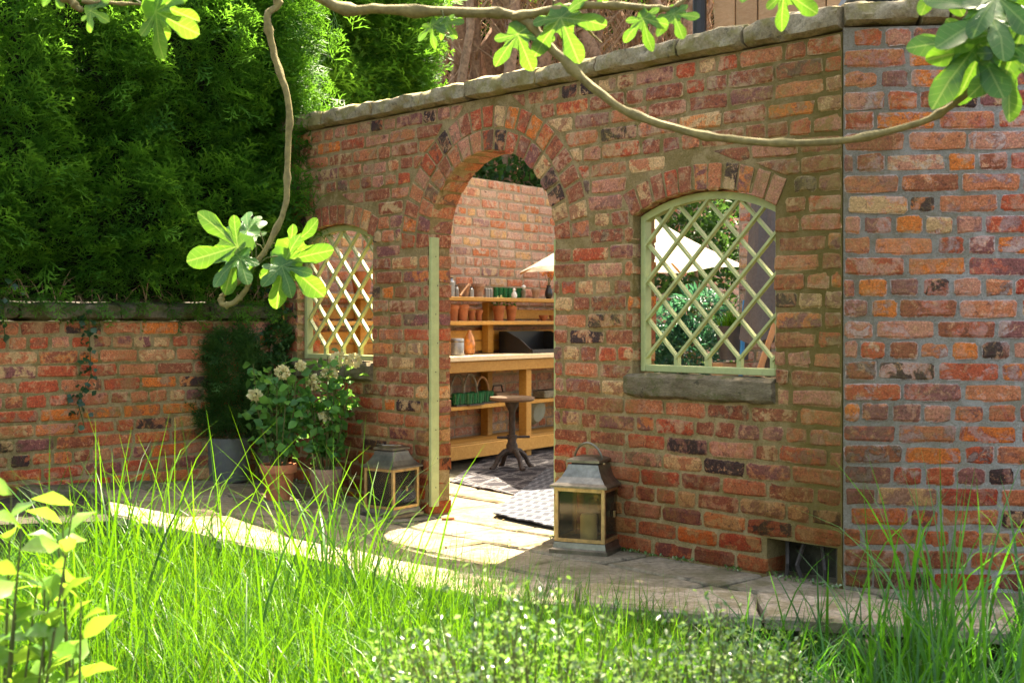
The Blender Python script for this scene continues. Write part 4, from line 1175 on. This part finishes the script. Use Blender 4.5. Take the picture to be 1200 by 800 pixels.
# ------------------------------------------------------------------ pots and plants on the patio
def pot_profile(r, h, th=.012, rim=True):
    p = [(r*.66,0),(r*.70,h*.1),(r*.93,h*.74)]
    if rim: p += [(r*.95,h*.75),(r*1.04,h*.76),(r*1.06,h*.80),(r*1.06,h*.97),(r*1.03,h)]
    else: p += [(r,h)]
    p += [(r-th,h*.985),(r-th*1.6,h*.85),(0.001,h*.85)]
    return p
def pot(parent, r, h, mat, name='pot', rim=True, c=(0,0,0)):
    o = MB().lathe(pot_profile(r,h,rim=rim), 28, c, cap=False).build(name, mat, parent, True)
    MB().lathe([(r*.66,.001),(.001,.0005)], 24, c, cap=False).build('pot_base', mat, o)
    MB().lathe([(r*.9,h*.84),(r*.5,h*.875),(.001,h*.88)], 16, c, cap=False).build('soil', M['soil'], o)
    return o
gp = thing('potted_conifer', 'dark clipped conifer in a tall smooth grey pot against the low wall', 'plant', ground(268, 563))
MB().lathe([(.105,0),(.115,.02),(.128,.24),(.128,.25),(.118,.25),(.115,.22),(.001,.22)], 32, cap=False).build('pot', M['grey_pot'], gp, True)
MB().tube([(0,0,.2),(0,0,.7)], [.015,.006], 6).build('stem', M['bark'], gp)
rg = np.random.default_rng(5); n = 1250; z = rg.uniform(.24,.80,n); an = rg.uniform(0,6.28,n)
rad = .165*np.sqrt(np.clip(1-((z-.46)/.37)**2, .03, 1))*rg.uniform(.5,1.0,n)*(1+.18*np.sin(3*an+9*z))
P = np.stack([np.cos(an)*rad, np.sin(an)*rad, z],1); Nn = np.stack([np.cos(an), np.sin(an), np.full(n,.3)],1)
v, f, tn = spray_field(P, Nn, .12, .6, .5, 6); link('foliage', fast_mesh('foliage', v, f, M['dark_leaf'], tn), gp, 'stuff')
tp = thing('potted_topiary', 'dark box topiary in a stone pot tucked into the corner of the two walls', 'plant', ground(318, 562))
pot(tp, .10, .20, M['stone_pot'], 'pot', False)
MB().tube([(0,0,.17),(0,0,.85)], [.014,.006], 6).build('stem', M['bark'], tp)
v, f, tn = leaf_cloud([(0,0,.36),(.02,0,.62),(.04,.02,.84)], [(.15,.15,.17),(.12,.12,.13),(.085,.085,.09)], [2600,1800,900], .026, 8)
link('foliage', fast_mesh('foliage', v, f, M['dark_leaf'], tn), tp, 'stuff')

def flower_bush(name, label, loc, r, h, mat_pot, heads, spread, hh, seed, rim=True):
    rr = random.Random(seed); t = thing(name, label, 'plant', loc, 0, 'cream flowering shrubs in terracotta pots')
    pot(t, r, h, mat_pot, 'pot', rim)
    LP = []; LD = []; tips = []
    for k in range(17):
        an = rr.uniform(0,6.28); q = rr.uniform(.2,1)*spread; e_ = Vector((math.cos(an)*q, math.sin(an)*q*.7, h+hh*rr.uniform(.55,1.0))); b = Vector((math.cos(an)*.03, math.sin(an)*.03, h*.85))
        m_ = b.lerp(e_, .5)+Vector((math.cos(an)*.03, math.sin(an)*.03, .04)); MB().tube([b, m_, e_], [.0045,.0035,.002], 5).build('stem', M['stem'], t); tips.append(e_)
        for i in range(21):
            u = rr.uniform(.15,1); p = b.lerp(m_, u*2) if u < .5 else m_.lerp(e_, u*2-1); p = p+Vector((rr.gauss(0,.035), rr.gauss(0,.035), rr.gauss(0,.02))); LP.append(p); LD.append((rr.gauss(0,.8), rr.gauss(0,.8), rr.uniform(-.5,.5)))
    n = len(LP); rg = np.random.default_rng(seed); tpl = leaf_t(.72,.1)
    v, f, tn = scatter(tpl[0], tpl[1], np.array([tuple(p) for p in LP]), np.array(LD), rg.uniform(.04,.075,n), rg.uniform(-1.5,1.5,n), rg.uniform(0,1,n))
    link('foliage', fast_mesh('foliage', v, f, M['rose_leaf'], tn), t, 'stuff')
    for (px, py, sz) in heads:
        sz *= 1.3; c = at(px, py, loc.y-.06)-loc; k = 110; u = rg.normal(0,1,(k,3)); u /= np.linalg.norm(u,axis=1,keepdims=True)
        P = u*np.array((sz,sz,sz*.8))*rg.uniform(.7,1,(k,1))+np.array(tuple(c)); v, f, tn = scatter(leaf_t(.85,.12)[0], LT[1], P, u+rg.normal(0,.6,(k,3)), rg.uniform(.016,.026,k), rg.uniform(-1.5,1.5,k), rg.uniform(0,1,k))
        link('flower_head', fast_mesh('flower_head', v, f, M['cream_petal'], tn), t)
        tp_ = min(tips, key=lambda q: (q-c).length); MB().tube([tp_, tp_.lerp(c, .5)+Vector((0,0,.01)), c], .0022, 5).build('flower_stalk', M['stem'], t)
    return t
flower_bush('flowering_shrub', 'cream flowering shrub in a rimmed orange terracotta pot beside the dark topiary', ground(326, 585), .092, .19, M['terracotta'], [(331,436,.024),(299,463,.020),(352,428,.012)], .17, .55, 20)
flower_bush('flowering_shrub', 'cream flowering shrub in a rounded pale terracotta pot nearer the lantern', ground(382, 586), .092, .175, M['terracotta_old'], [(368,448,.030),(386,437,.026),(397,421,.028),(415,422,.026),(354,484,.024),(380,488,.015)], .17, .62, 23, False)

# ivy hanging over the low wall
def ivy(name, label, path, seed, n, spread=.03, size=.035):
    rr = random.Random(seed); t = thing(name, label, 'plant', path[0]); O = Vector(path[0]); rg = np.random.default_rng(seed)
    MB().tube([Vector(p)-O for p in path], .003, 5).build('stem', M['stem'], t)
    P = []; m = len(path)-1
    for k in range(n):
        u = rr.random()*m; i = int(u); p = Vector(path[i]).lerp(Vector(path[i+1]), u-i)-O; P.append((p.x+rr.gauss(0,spread), p.y+rr.gauss(0,spread*.5)-.02, p.z+rr.gauss(0,spread)))
    tpl = leaf_t(.9,.08); v, f, tn = scatter(tpl[0], tpl[1], np.array(P), np.array([(rr.gauss(0,.6), rr.gauss(-.4,.3), -.7) for _ in P]), rg.uniform(size*.6,size*1.2,n), rg.uniform(-.9,.9,n), rg.uniform(0,1,n))
    link('leaves', fast_mesh('leaves', v, f, M['ivy'], tn), t, 'stuff')
def low_pt(px, py, off=.03):        # point on the face of the low wall
    u = (px-600)/FPX; n = Vector((.6875,-.7262,0)); d = Vector((u,1,(HOR-py)/FPX)); Y = n.dot(J0)/n.dot(d); p = d*Y; p.z += CAMH; return p+n*off
ivy('ivy_trail', 'thin ivy trail hanging down the face of the low brick wall', [low_pt(98,362,.06), low_pt(102,400), low_pt(104,440), low_pt(88,470), low_pt(96,500)], 30, 74)
ivy('ivy_trail', 'short ivy trail at the far end of the low wall coping', [low_pt(4,330,.1), low_pt(-2,365,.06), low_pt(3,395)], 31, 26)
cp = main_pt(.02, .05)
ivy('ivy_clump', 'dark ivy clump hanging in the corner above the topiary', [(cp.x,cp.y,1.32),(cp.x-.02,cp.y-.02,1.15),(cp.x-.03,cp.y-.03,.98)], 32, 150, .06, .032)
es = MB(); rough = rough_stone('edging_stone', 0, .75, -.1, .12, 0, .15, M['coping_low'], None, 140)
rough.location = low_pt(18, 572, .10); rough.location.z = .03; rough.rotation_euler = (0,.05,RZ_L); tag(rough, 'rough dark edging stone lying at the foot of the low wall', 'stone')
# chips of brick on the flagstones
for i, (px, py, s_, lab) in enumerate([(525,609,.030,'largest broken brick chip on the sunlit flagstones'),(503,625,.012,'tiny dark pebble on the sunlit flagstones'),(519,602,.018,'brick chip lying against the foot of the door pier')]):
    o = rough_stone('brick_chip', -s_, s_, -s_*.5, s_*.5, 0, s_*.55, M['terracotta'] if i != 1 else M['iron'], None, 150+i, 4, amp=.002); o.location = ground(px, py); o.rotation_euler = (0,0,.6*i); tag(o, lab, 'stone')
# fallen leaf litter
rg = np.random.default_rng(60); n = 90
P = np.array([tuple(ground(R.uniform(430,600), R.uniform(605,660), .004)) for _ in range(n)]); P = P[(P[:,0] < -.05) | (P[:,1] > 5.2)]; n = len(P)
v, f, tn = scatter(LT[0], LT[1], P, np.column_stack([rg.normal(0,1,n), rg.normal(0,1,n), rg.uniform(0,.15,n)]), rg.uniform(.01,.028,n), rg.uniform(-.3,.3,n), rg.uniform(0,1,n))
o = link('leaf_litter', fast_mesh('leaf_litter', v, f, M['straw'], tn), None, 'stuff'); tag(o, 'dry leaf litter scattered on the sunlit flagstones', 'litter')

# moss and weeds along the foot of the walls
rg = np.random.default_rng(63); n = 900
aw = rg.uniform(0,3.8,n); aw = aw[(aw < DC-DRAD) | (aw > DC+DRAD)]; n = len(aw); keep = np.sin(aw*9)+np.sin(aw*23+1) > -.4; aw = aw[keep]; n = len(aw)
P = np.array([tuple(main_pt(a, abs(R.gauss(0,.022))+.008)) for a in aw]); P[:,2] = [hgt(x)+R.uniform(0,.012) for x in P[:,0]]
v, f, tn = scatter(LT[0], LT[1], P, np.column_stack([rg.normal(0,.6,n), rg.normal(0,.6,n), rg.uniform(.2,1,n)]), rg.uniform(.008,.022,n), rg.uniform(-1,1,n), rg.uniform(0,1,n))
o = link('wall_moss', fast_mesh('wall_moss', v, f, M['box'], tn), None, 'stuff'); tag(o, 'moss and tiny weeds growing along the foot of the garden wall', 'moss')

# ------------------------------------------------------------------ potting bench and what stands on it
bench = thing('potting_bench', 'yellow pine potting bench with two back shelves along the boundary wall', 'bench', B0, RZ_B)
def bpt(x, y, z): return B0 + Vector((GX,GY,0))*x + Vector((-GY,GX,0))*y + Vector((0,0,z))
def bx(px, y):
    u = (px-600)/FPX; ox, oy = B0.x-GY*y, B0.y+GX*y
    return (u*oy-ox)/(GX-u*GY)
pm = M['pine']
X0, X1 = -2.28, 1.25
for k in range(3): MB().box(X0, X1, -.02+.15*k, -.02+.15*k+.145, .735, .768, .003).build('top_board', M['pine_sunlit'], bench)
MB().box(X0+.02, X1-.02, .0, .022, .655, .732, .003).build('apron', pm, bench)
for x in (X0+.03, -1.15, 0, X1-.1):
    MB().box(x-.035, x+.035, .024, .094, .0, .733, .004).build('leg', pm, bench)
for x in (X0+.03, -1.49, -.05, X1-.1):
    MB().box(x-.032, x+.032, .345, .415, .0, .733, .004).build('leg', pm, bench)
    MB().box(x-.035, x+.035, .34, .40, .770, 1.158, .004).build('shelf_upright', pm, bench)
for k in range(2): MB().box(X0, X1, .10+.13*k, .10+.13*k+.125, .385, .412, .003).build('middle_shelf_board', pm, bench)
for k in range(3): MB().box(X0, X1, .095+.105*k, .095+.105*k+.10, .125, .15, .003).build('lower_shelf_board', pm, bench)
MB().box(X0, X1, .002, .022, .055, .150, .003).build('lower_rail', pm, bench)
for zz, nm in ((.985,'back_shelf_board'),(1.16,'top_shelf_board')): MB().box(X0, X1, .20, .40, zz, zz+.028, .003).build(nm, pm, bench)
for zz in (.79,.87,1.03): MB().box(X0, X1, .402, .418, zz, zz+.072).build('back_board', pm, bench)
def on_bench(px, y, z): return bpt(bx(px, y), y, z)
def simple_pot(px, y, z, r, h, label, mat='terracotta', rim=True, name='flower_pot', cat='pot', group=None, plant=None):
    t = thing(name, label, cat, on_bench(px, y, z), R.uniform(0,6), group)
    o = MB().lathe(pot_profile(r,h,.006,rim), 20, cap=False).build('pot', M[mat], t, True)
    MB().lathe([(r*.9,h*.84),(.001,h*.86)], 12, cap=False).build('soil', M['soil'], o)
    if plant:
        v, f, tn = leaf_cloud([(0,0,h+plant*.4)], [(r*.8,r*.8,plant*.5)], [38], .028, int(px)); link('foliage', fast_mesh('foliage', v, f, M['rose_leaf'], tn), t, 'stuff')
        fl = leaf_cloud([(.0,0,h+plant*.85)], [(r*.5,r*.5,.02)], [22], .02, int(px)+1); link('flower_head', fast_mesh('flower_head', *fl[:2], M['cream_petal'], fl[2]), t)
    return t
S2, S1, TOPZ, MID, LOWZ = 1.014, 1.189, .769, .413, .151
simple_pot(531, .28, S2, .042, .115, 'terracotta pot on the back shelf cut off by the door pier')
simple_pot(542, .27, S2, .047, .118, 'largest terracotta pot on the back shelf, left of the small pots')
simple_pot(552.5, .29, S2, .030, .080, 'smaller terracotta pot on the back shelf beside the largest one')
simple_pot(561, .30, S2, .029, .082, 'paler small terracotta pot on the back shelf beside the upright')
simple_pot(584.5, .28, S2, .047, .115, 'terracotta pot with a small white flower on the back shelf', plant=.06)
simple_pot(599, .28, S2, .043, .115, 'terracotta pot with a wispy seedling on the back shelf', plant=.07)
for px, r_ in ((637,.040),(648,.034)):
    t = thing('clay_bowl', 'small clay bowl on the back shelf at the black tray end', 'bowl', on_bench(px, .29, S2), 0, 'clay bowls on the back shelf')
    MB().lathe([(.4*r_,0),(.8*r_,.02),(r_,.045),(r_-.005,.046),(.7*r_,.02),(.001,.012)], 18, cap=False).build('bowl', M['terracotta'], t, True)
simple_pot(544, .31, S1, .046, .100, 'dark-rimmed terracotta pot on the top shelf', 'terracotta_old')
simple_pot(560.5, .30, S1, .048, .102, 'tall pale terracotta pot on the top shelf', 'terracotta_old')
simple_pot(628, .30, S1, .035, .078, 'small dusty clay pot on the top shelf near the vase', 'terracotta_old')
simple_pot(424, .30, S1, .075, .15, 'round terracotta pot on the shelf end behind the lattice above the flowers', 'terracotta', False)
o = MB().tube([on_bench(539,.22,S1+.005), on_bench(544,.24,S1+.05), on_bench(549.5,.26,S1+.095)], [.009,.007,.006], 8).build('wooden_dibber', M['handle_wood'], None, True); tag(o, 'pale wooden dibber leaning on the dark-rimmed pot', 'tool')
for px, r_, h_, lab in ((529,.026,.13,'tall pale bottle on the top shelf against the door pier'),(535,.018,.075,'short grey tin on the top shelf beside the dibber'),(552,.022,.07,'grey metal tin between two pots on the top shelf')):
    t = thing('tin', lab, 'tin', on_bench(px, .28, S1)); MB().lathe([(r_,0),(r_,h_*.8),(r_*.55,h_*.9),(r_*.5,h_)], 16).build('body', M['canister'], t, True); MB().lathe([(r_*.56,0),(r_*.56,.008)], 12, (0,0,h_+.0005)).build('lid', M['iron'], t)
for k, px in enumerate((569.5,572.5,575.5)):
    t = thing('jar', 'slim clear glass tube standing in a row on the top shelf', 'jar', on_bench(px, .28, S1), 0, 'glass tubes on the top shelf'); MB().lathe([(.011,0),(.012,.064),(.010,.066)], 12).build('glass', M['canister'], t, True)
for k in range(7):
    px = 581+5.2*k; t = thing('green_glass', 'green ribbed glass tumbler in the row on the top shelf', 'glass', on_bench(px, .30, S1), 0, 'green tumblers on the top shelf')
    MB().lathe([(.019,0),(.021,.078),(.018,.079),(.016,.006),(.001,.006)], 14, cap=False).build('tumbler', M['green_glass'], t, True)
t = thing('ornament', 'small white bird ornament in front of the green tumblers', 'ornament', on_bench(602.5, .22, S1))
MB().lathe([(.018,0),(.024,.018),(.016,.04),(.008,.052),(.013,.062),(.004,.076)], 12).build('body', M['white'], t, True); MB().lathe([(.006,0),(.001,.02)], 8, (.012,0,.058)).build('beak', M['terracotta'], t)
t = thing('ornament', 'stone figure ornament at the end of the green tumblers', 'ornament', on_bench(613.5, .25, S1))
MB().lathe([(.018,0),(.014,.03),(.020,.055),(.009,.07)], 12).build('body', M['stone_pot'], t, True); MB().lathe([(.006,.07),(.017,.082),(.017,.094),(.004,.103)], 12).build('head', M['white'], t, True)
t = thing('flower_vase', 'dark vase of orange flowers on the top shelf beside the door edge', 'vase', on_bench(643, .28, S1))
MB().lathe([(.020,0),(.032,.03),(.030,.06),(.016,.095),(.020,.11)], 16).build('vase', M['black_plastic'], t, True)
for k in range(9):
    c = Vector((R.uniform(-.05,.05), R.uniform(-.05,.05), R.uniform(.17,.24))); MB().tube([(0,0,.1), c*.6+Vector((0,0,.06)), c], .0016, 4).build('stalk', M['stem'], t)
    v, f, tn = leaf_cloud([tuple(c)], [(.02,.02,.016)], [30], .02, 300+k); link('flower', fast_mesh('flower', v, f, M['orange_petal'], tn), t)
t = thing('canister', 'brushed metal canister on the bench top', 'canister', on_bench(536, .12, TOPZ)); MB().lathe([(.046,0),(.047,.004),(.047,.118),(.044,.122),(.001,.122)], 24, cap=False).build('body', M['canister'], t, True); MB().lathe([(.0478,.095),(.0485,.100),(.0478,.105)], 24, cap=False).build('band', M['pewter'], t)
t = thing('amber_vase', 'mottled amber and purple glass vase on the bench top', 'vase', on_bench(550, .2, TOPZ)); MB().lathe([(.030,0),(.042,.03),(.045,.075),(.032,.13),(.014,.165),(.013,.18),(.010,.18)], 22).build('vase', M['amber_glass'], t, True)
# black potting tray
tr = thing('potting_tray', 'black plastic potting tray with sloping sides on the bench', 'tray', bpt(bx(586,.33), 0, TOPZ), RZ_B); L_ = .62
MB().box(0, L_, .03, .34, 0, .012, .002).build('tray_floor', M['black_plastic'], tr)
for x in (.0, L_-.008):
    V = []
    for xx in (x, x+.008): V += [(xx,.03,.0125),(xx,.34,.0125),(xx,.34,.165),(xx,.27,.165),(xx,.15,.11),(xx,.05,.035),(xx,.03,.03)]
    n = 7; MB().add(V, [tuple(range(n-1,-1,-1)), tuple(range(n,2*n))]+[(i,(i+1)%n,(i+1)%n+n,i+n) for i in range(n)]).build('side_wall', M['black_plastic'], tr)
MB().box(.009, L_-.009, .332, .34, .0125, .165).build('back_wall', M['black_plastic'], tr)
MB().box(.009, L_-.009, .03, .037, .0125, .03).build('front_lip', M['black_plastic'], tr)
# green glass baskets with loop handles on the middle shelf
for k, (px, y) in enumerate(((536,.16),(551,.14),(565,.19))):
    t = thing('glass_basket', ['green glass carrier with pale loop handle on the middle shelf by the pier','green glass carrier with the tallest pale loop handle on the middle shelf','green glass carrier half hidden by the stool seat on the middle shelf'][k], 'basket', on_bench(px, y, MID), RZ_B)
    for i in range(3):
        for j in range(2): MB().lathe([(.026,0),(.030,.075),(.027,.076),(.024,.006),(.001,.006)], 14, ((i-1)*.058,(j-.5)*.058,.012), cap=False).build('bottle', M['green_glass'], t, True)
    MB().box(-.09,.09,-.062,.062,0,.010).build('base', M['iron'], t)
    pts = [(.0+.082*math.cos(a), 0, .06+(.16-.03*(k==2))*math.sin(a)) for a in [math.pi*q/12 for q in range(13)]]
    for i in range(12): pass
    MB().tube(pts, .0085, 6).build('handle', M['handle_wood'] if k == 2 else M['stone_pot'], t, True)
t = thing('stone_trough', 'grey stone trough on the middle shelf past the bench leg', 'trough', on_bench(641, .17, MID), RZ_B); MB().box(-.12,.12,-.06,.06,0,.06,.008).build('body', M['stone_pot'], t); MB().box(-.10,.10,-.045,.045,.0605,.062).build('soil', M['soil'], t)
t = thing('wash_basin', 'round grey-green basin tipped on the lower shelf past the bench leg', 'basin', on_bench(641, .2, LOWZ)+Vector((0,0,.13)), RZ_B)
o = MB().lathe([(.001,.0),(.08,.01),(.125,.06),(.14,.10),(.133,.10),(.118,.062),(.07,.02),(.001,.014)], 28, cap=False).build('bowl', M['basin'], t, True); o.rotation_euler = (math.radians(-78),0,0); o.location = (0,.06,.01)
t = thing('tool_box', 'dark wooden box behind the green carriers on the middle shelf', 'box', on_bench(583, .2, MID), RZ_B); MB().box(-.09,.09,-.06,.06,0,.07,.004).build('body', M['old_wood'], t); MB().tube([(-.07,0,.07),(-.05,0,.12),(.05,0,.12),(.07,0,.07)], .006, 6).build('handle', M['iron'], t)

# stool
sp = Vector((0.0, 8.72, 0)); st = thing('stool', 'old round wooden stool on a cast iron screw base', 'stool', sp)
MB().lathe([(.135,.468),(.150,.474),(.155,.484),(.152,.498),(.12,.502),(.001,.502)], 28, cap=False).build('seat', M['old_wood'], st, True); MB().lathe([(.135,.468),(.001,.467)], 28, cap=False).build('seat_underside', M['old_wood'], st)
MB().lathe([(.022,.12),(.022,.40),(.045,.44),(.05,.466)], 14).build('column', M['iron'], st, True)
MB().lathe([(.020,.11),(.038,.12),(.040,.17),(.030,.19),(.030,.21)], 14).build('hub', M['iron'], st, True)
MB().tube([(-.10,-.04,.225),(.12,.02,.225)], .009, 8).build('crank_bar', M['iron'], st); MB().lathe([(.034,.21),(.034,.24)], 12).build('collar', M['iron'], st)
for k in range(4):
    a = .5+k*math.pi/2; c_, s__ = math.cos(a), math.sin(a)
    MB().tube([(c_*q, s__*q, z_) for q, z_ in ((.02,.135),(.06,.128),(.10,.095),(.125,.045),(.15,.018),(.165,.016))], [.020,.019,.018,.016,.018,.014], 8).build('foot', M['iron'], st, True)

# rugs
def rug(name, label, pts, mat, z):
    o_ = Vector((sum(p.x for p in pts)/4, sum(p.y for p in pts)/4, 0)); V = []; n = 10
    for i in range(n+1):
        for j in range(n+1):
            a = pts[0].lerp(pts[1], i/n); b = pts[3].lerp(pts[2], i/n); p = a.lerp(b, j/n)
            V.append((p.x-o_.x, p.y-o_.y, z+.003*math.sin(i*1.3+j*.7)))
    m = len(V); V += [(x,y,zz-.007) for x,y,zz in V]
    F = []
    for i in range(n):
        for j in range(n): a = i*(n+1)+j; F += [(a, a+n+1, a+n+2, a+1)]
    rim_ = [i*(n+1) for i in range(n+1)]+[n*(n+1)+j for j in range(1,n+1)]+[i*(n+1)+n for i in range(n-1,-1,-1)]+[j for j in range(n-1,0,-1)]
    for i in range(len(rim_)): a, b = rim_[i], rim_[(i+1)%len(rim_)]; F.append((b,a,a+m,b+m))
    o = MB().add(V, F).build(name, mat, None); o.location = (o_.x, o_.y, 0); tag(o, label, 'rug')
r1 = [ground(527,566), ground(609,582), ground(672,530), ground(588,524)]
rug('rug', 'dark rug with pale lattice pattern under the iron stool', r1, rug_mat('rug_dark', math.radians(20), (.03,.028,.032), (.17,.16,.16), 0), .012)
r2 = [ground(578,606), ground(652,622), ground(760,556), ground(640,553)]
rug('runner', 'grey zigzag runner leading through the doorway', r2, rug_mat('rug_grey', math.radians(-38), (.055,.058,.068), (.16,.165,.18), 1), .024)

# ------------------------------------------------------------------ parasol and court seen through the right window
pc = at(735, 375, 8.9); pc.z = 0
pa = thing('parasol', 'cream square parasol in the court, seen through arch and lattice', 'parasol', pc, math.radians(12))
ap = (0,0,1.85); rimz = 1.37; s = .63
cs = [(-s,-s),(s,-s),(s,s),(-s,s)]
for k in range(4):
    a = cs[k]; b = cs[(k+1)%4]; V = []; n = 6
    for i in range(n+1):
        q = i/n
        for j in range(n+1):
            u = j/n; x = (a[0]+(b[0]-a[0])*u)*q; y = (a[1]+(b[1]-a[1])*u)*q; z = ap[2]+(rimz-ap[2])*q+.06*q*(1-abs(2*u-1))*(.4)+-.05*math.sin(math.pi*q)*.6
            V.append((x,y,z))
    F = [(i*(n+1)+j, (i+1)*(n+1)+j, (i+1)*(n+1)+j+1, i*(n+1)+j+1) for i in range(n) for j in range(n)]
    MB().add(V, F).build('canopy_panel', M['parasol'], pa, True)
    MB().tube([(0,0,ap[2]-.03),(a[0]*.5,a[1]*.5,(ap[2]+rimz)/2-.05),(a[0]*.99,a[1]*.99,rimz-.012)], .008, 6).build('rib', M['handle_wood'], pa)
MB().tube([(0,0,0),(0,0,1.84)], .02, 10).build('pole', M['handle_wood'], pa); MB().lathe([(.02,1.845),(.03,1.87),(.008,1.91)], 10).build('finial', M['handle_wood'], pa)
MB().lathe([(.2,0),(.2,.04),(.06,.06),(.03,.16)], 20).build('base', M['stone_pot'], pa)

def court(px, py, Y): p = at(px, py, Y); return Vector((p.x, p.y, 0))
cl_ = thing('dark_backdrop', 'added dark leafy backdrop on the boundary wall, standing in for shade behind the parasol', 'plant', court(815, 400, 11.0))  # made-up leaves, put in to darken the view through the window
v, f, tn = leaf_cloud([(-.35,-.2,1.0),(.0,.1,1.55),(.35,.25,1.2),(.1,.1,.6),(-.1,0,1.9),(.45,.35,1.8)], [(.4,.25,.5),(.4,.25,.45),(.4,.25,.5),(.5,.25,.5),(.35,.2,.3),(.3,.2,.4)], [700]*6, .07, 95)
link('foliage', fast_mesh('foliage', v, f, M['dark_leaf'], tn), cl_, 'stuff'); MB().tube([(0,.05,0),(.05,.1,1.0),(0,.1,1.8)], [.03,.02,.008], 6).build('stem', M['bark'], cl_)
cb = thing('court_shrub', 'blue-green leafy shrub in the court under the cream parasol', 'shrub', court(798, 400, 8.0))
MB().tube([(0,0,0),(.02,0,.5),(0,.02,.95)], [.03,.02,.008], 7).build('trunk', M['bark'], cb)
v, f, tn = leaf_cloud([(0,0,.75),(-.14,0,.95),(.12,.05,1.05),(-.05,-.1,.55),(.1,0,.4)], [(.27,.24,.27),(.19,.17,.18),(.18,.17,.18),(.24,.2,.22),(.2,.17,.2)], [1500,800,800,900,700], .062, 90, droop=.4, tpl=leaf_t(.28,.05))
link('foliage', fast_mesh('foliage', v, f, M['blue_leaf'], tn), cb, 'stuff')
cr = thing('crate', 'stacked brown wooden crates under the dark planter behind the lattice', 'crate', court(853, 400, 7.6), .3)
for k in range(5): MB().box(-.07,.07,-.07,.07,.155*k+.004,.155*k+.148,.004).build('slat', M['old_wood'] if k % 2 else M['shed_wood'], cr)
MB().box(-.06,.06,-.06,.06,0,.77).build('core', M['old_wood'], cr)
pp = thing('planter', 'dark grey planter of bright grass on the wooden crates', 'planter', court(860, 400, 7.58)+Vector((0,0,.785)))
MB().lathe([(.085,.02),(.108,.20),(.10,.20),(.095,.17),(.001,.17)], 24, cap=False).build('pot', M['dark_pot'], pp, True); MB().lathe([(.085,0),(.085,.02)], 20).build('base', M['dark_pot'], pp)
rg = np.random.default_rng(9); n = 260; an = rg.uniform(0,6.28,n); q = rg.uniform(0,.09,n)
v, f, tn = blades(np.stack([np.cos(an)*q, np.sin(an)*q, np.full(n,.165)],1), rg.uniform(.08,.17,n), rg.uniform(.003,.006,n), rg.uniform(0,.5,n), rg.uniform(.2,1.6,n), 92)
link('grass', fast_mesh('grass', v, f, M['grass'], tn), pp, 'stuff')
cv = thing('hanging_cover', 'long grey fabric cover hanging in folds against the shed wall', 'cover', court(900, 400, 7.15))
V = []; nx_, nz_ = 28, 14
for i in range(nz_+1):
    z = .90+(1.70-.90)*i/nz_; q = 1-i/nz_
    for k in range(nx_):
        a = 2*math.pi*k/nx_; r_ = (.075+.05*q)*(1+.13*math.sin(5*a+i*.12)+.06*math.sin(9*a-i*.3)); V.append((r_*math.cos(a)*1.1, r_*math.sin(a), z+.02*math.sin(3*a)*(1 if i == 0 else .2)))
F = [tuple(range((nz_)*nx_, (nz_+1)*nx_))]
for i in range(nz_):
    for k in range(nx_): j = (k+1)%nx_; F.append((i*nx_+k, i*nx_+j, (i+1)*nx_+j, (i+1)*nx_+k))
MB().add(V, F).build('fabric', M['grey_cloth'], cv, True); MB().tube([(0,0,0),(0,0,1.6)], .018, 8).build('pole', M['iron'], cv); MB().lathe([(.16,0),(.16,.03),(.03,.06)], 18).build('base', M['black_iron'], cv)
def pole_tool(name, label, p0, p1, r, mat, head):
    t = thing(name, label, 'tool', p0); d = p1-p0; MB().tube([(0,0,0), tuple(d*.5), tuple(d)], r, 10).build('handle', M[mat], t, True)
    MB().box(-.12,.12,-.02,.02,.0,.05,.006).build(head, M['black_iron'], t); return t
pole_tool('broom', 'broom with a blue handle leaning beside the wooden crates', court(860,400,7.3), at(873,352,7.45), .013, 'blue_paint', 'broom_head')
pole_tool('rake', 'long tan wooden rake handle slanting behind the lattice beside the grey cover', court(828,400,6.3), at(925,330,6.6), .016, 'handle_wood', 'rake_head')
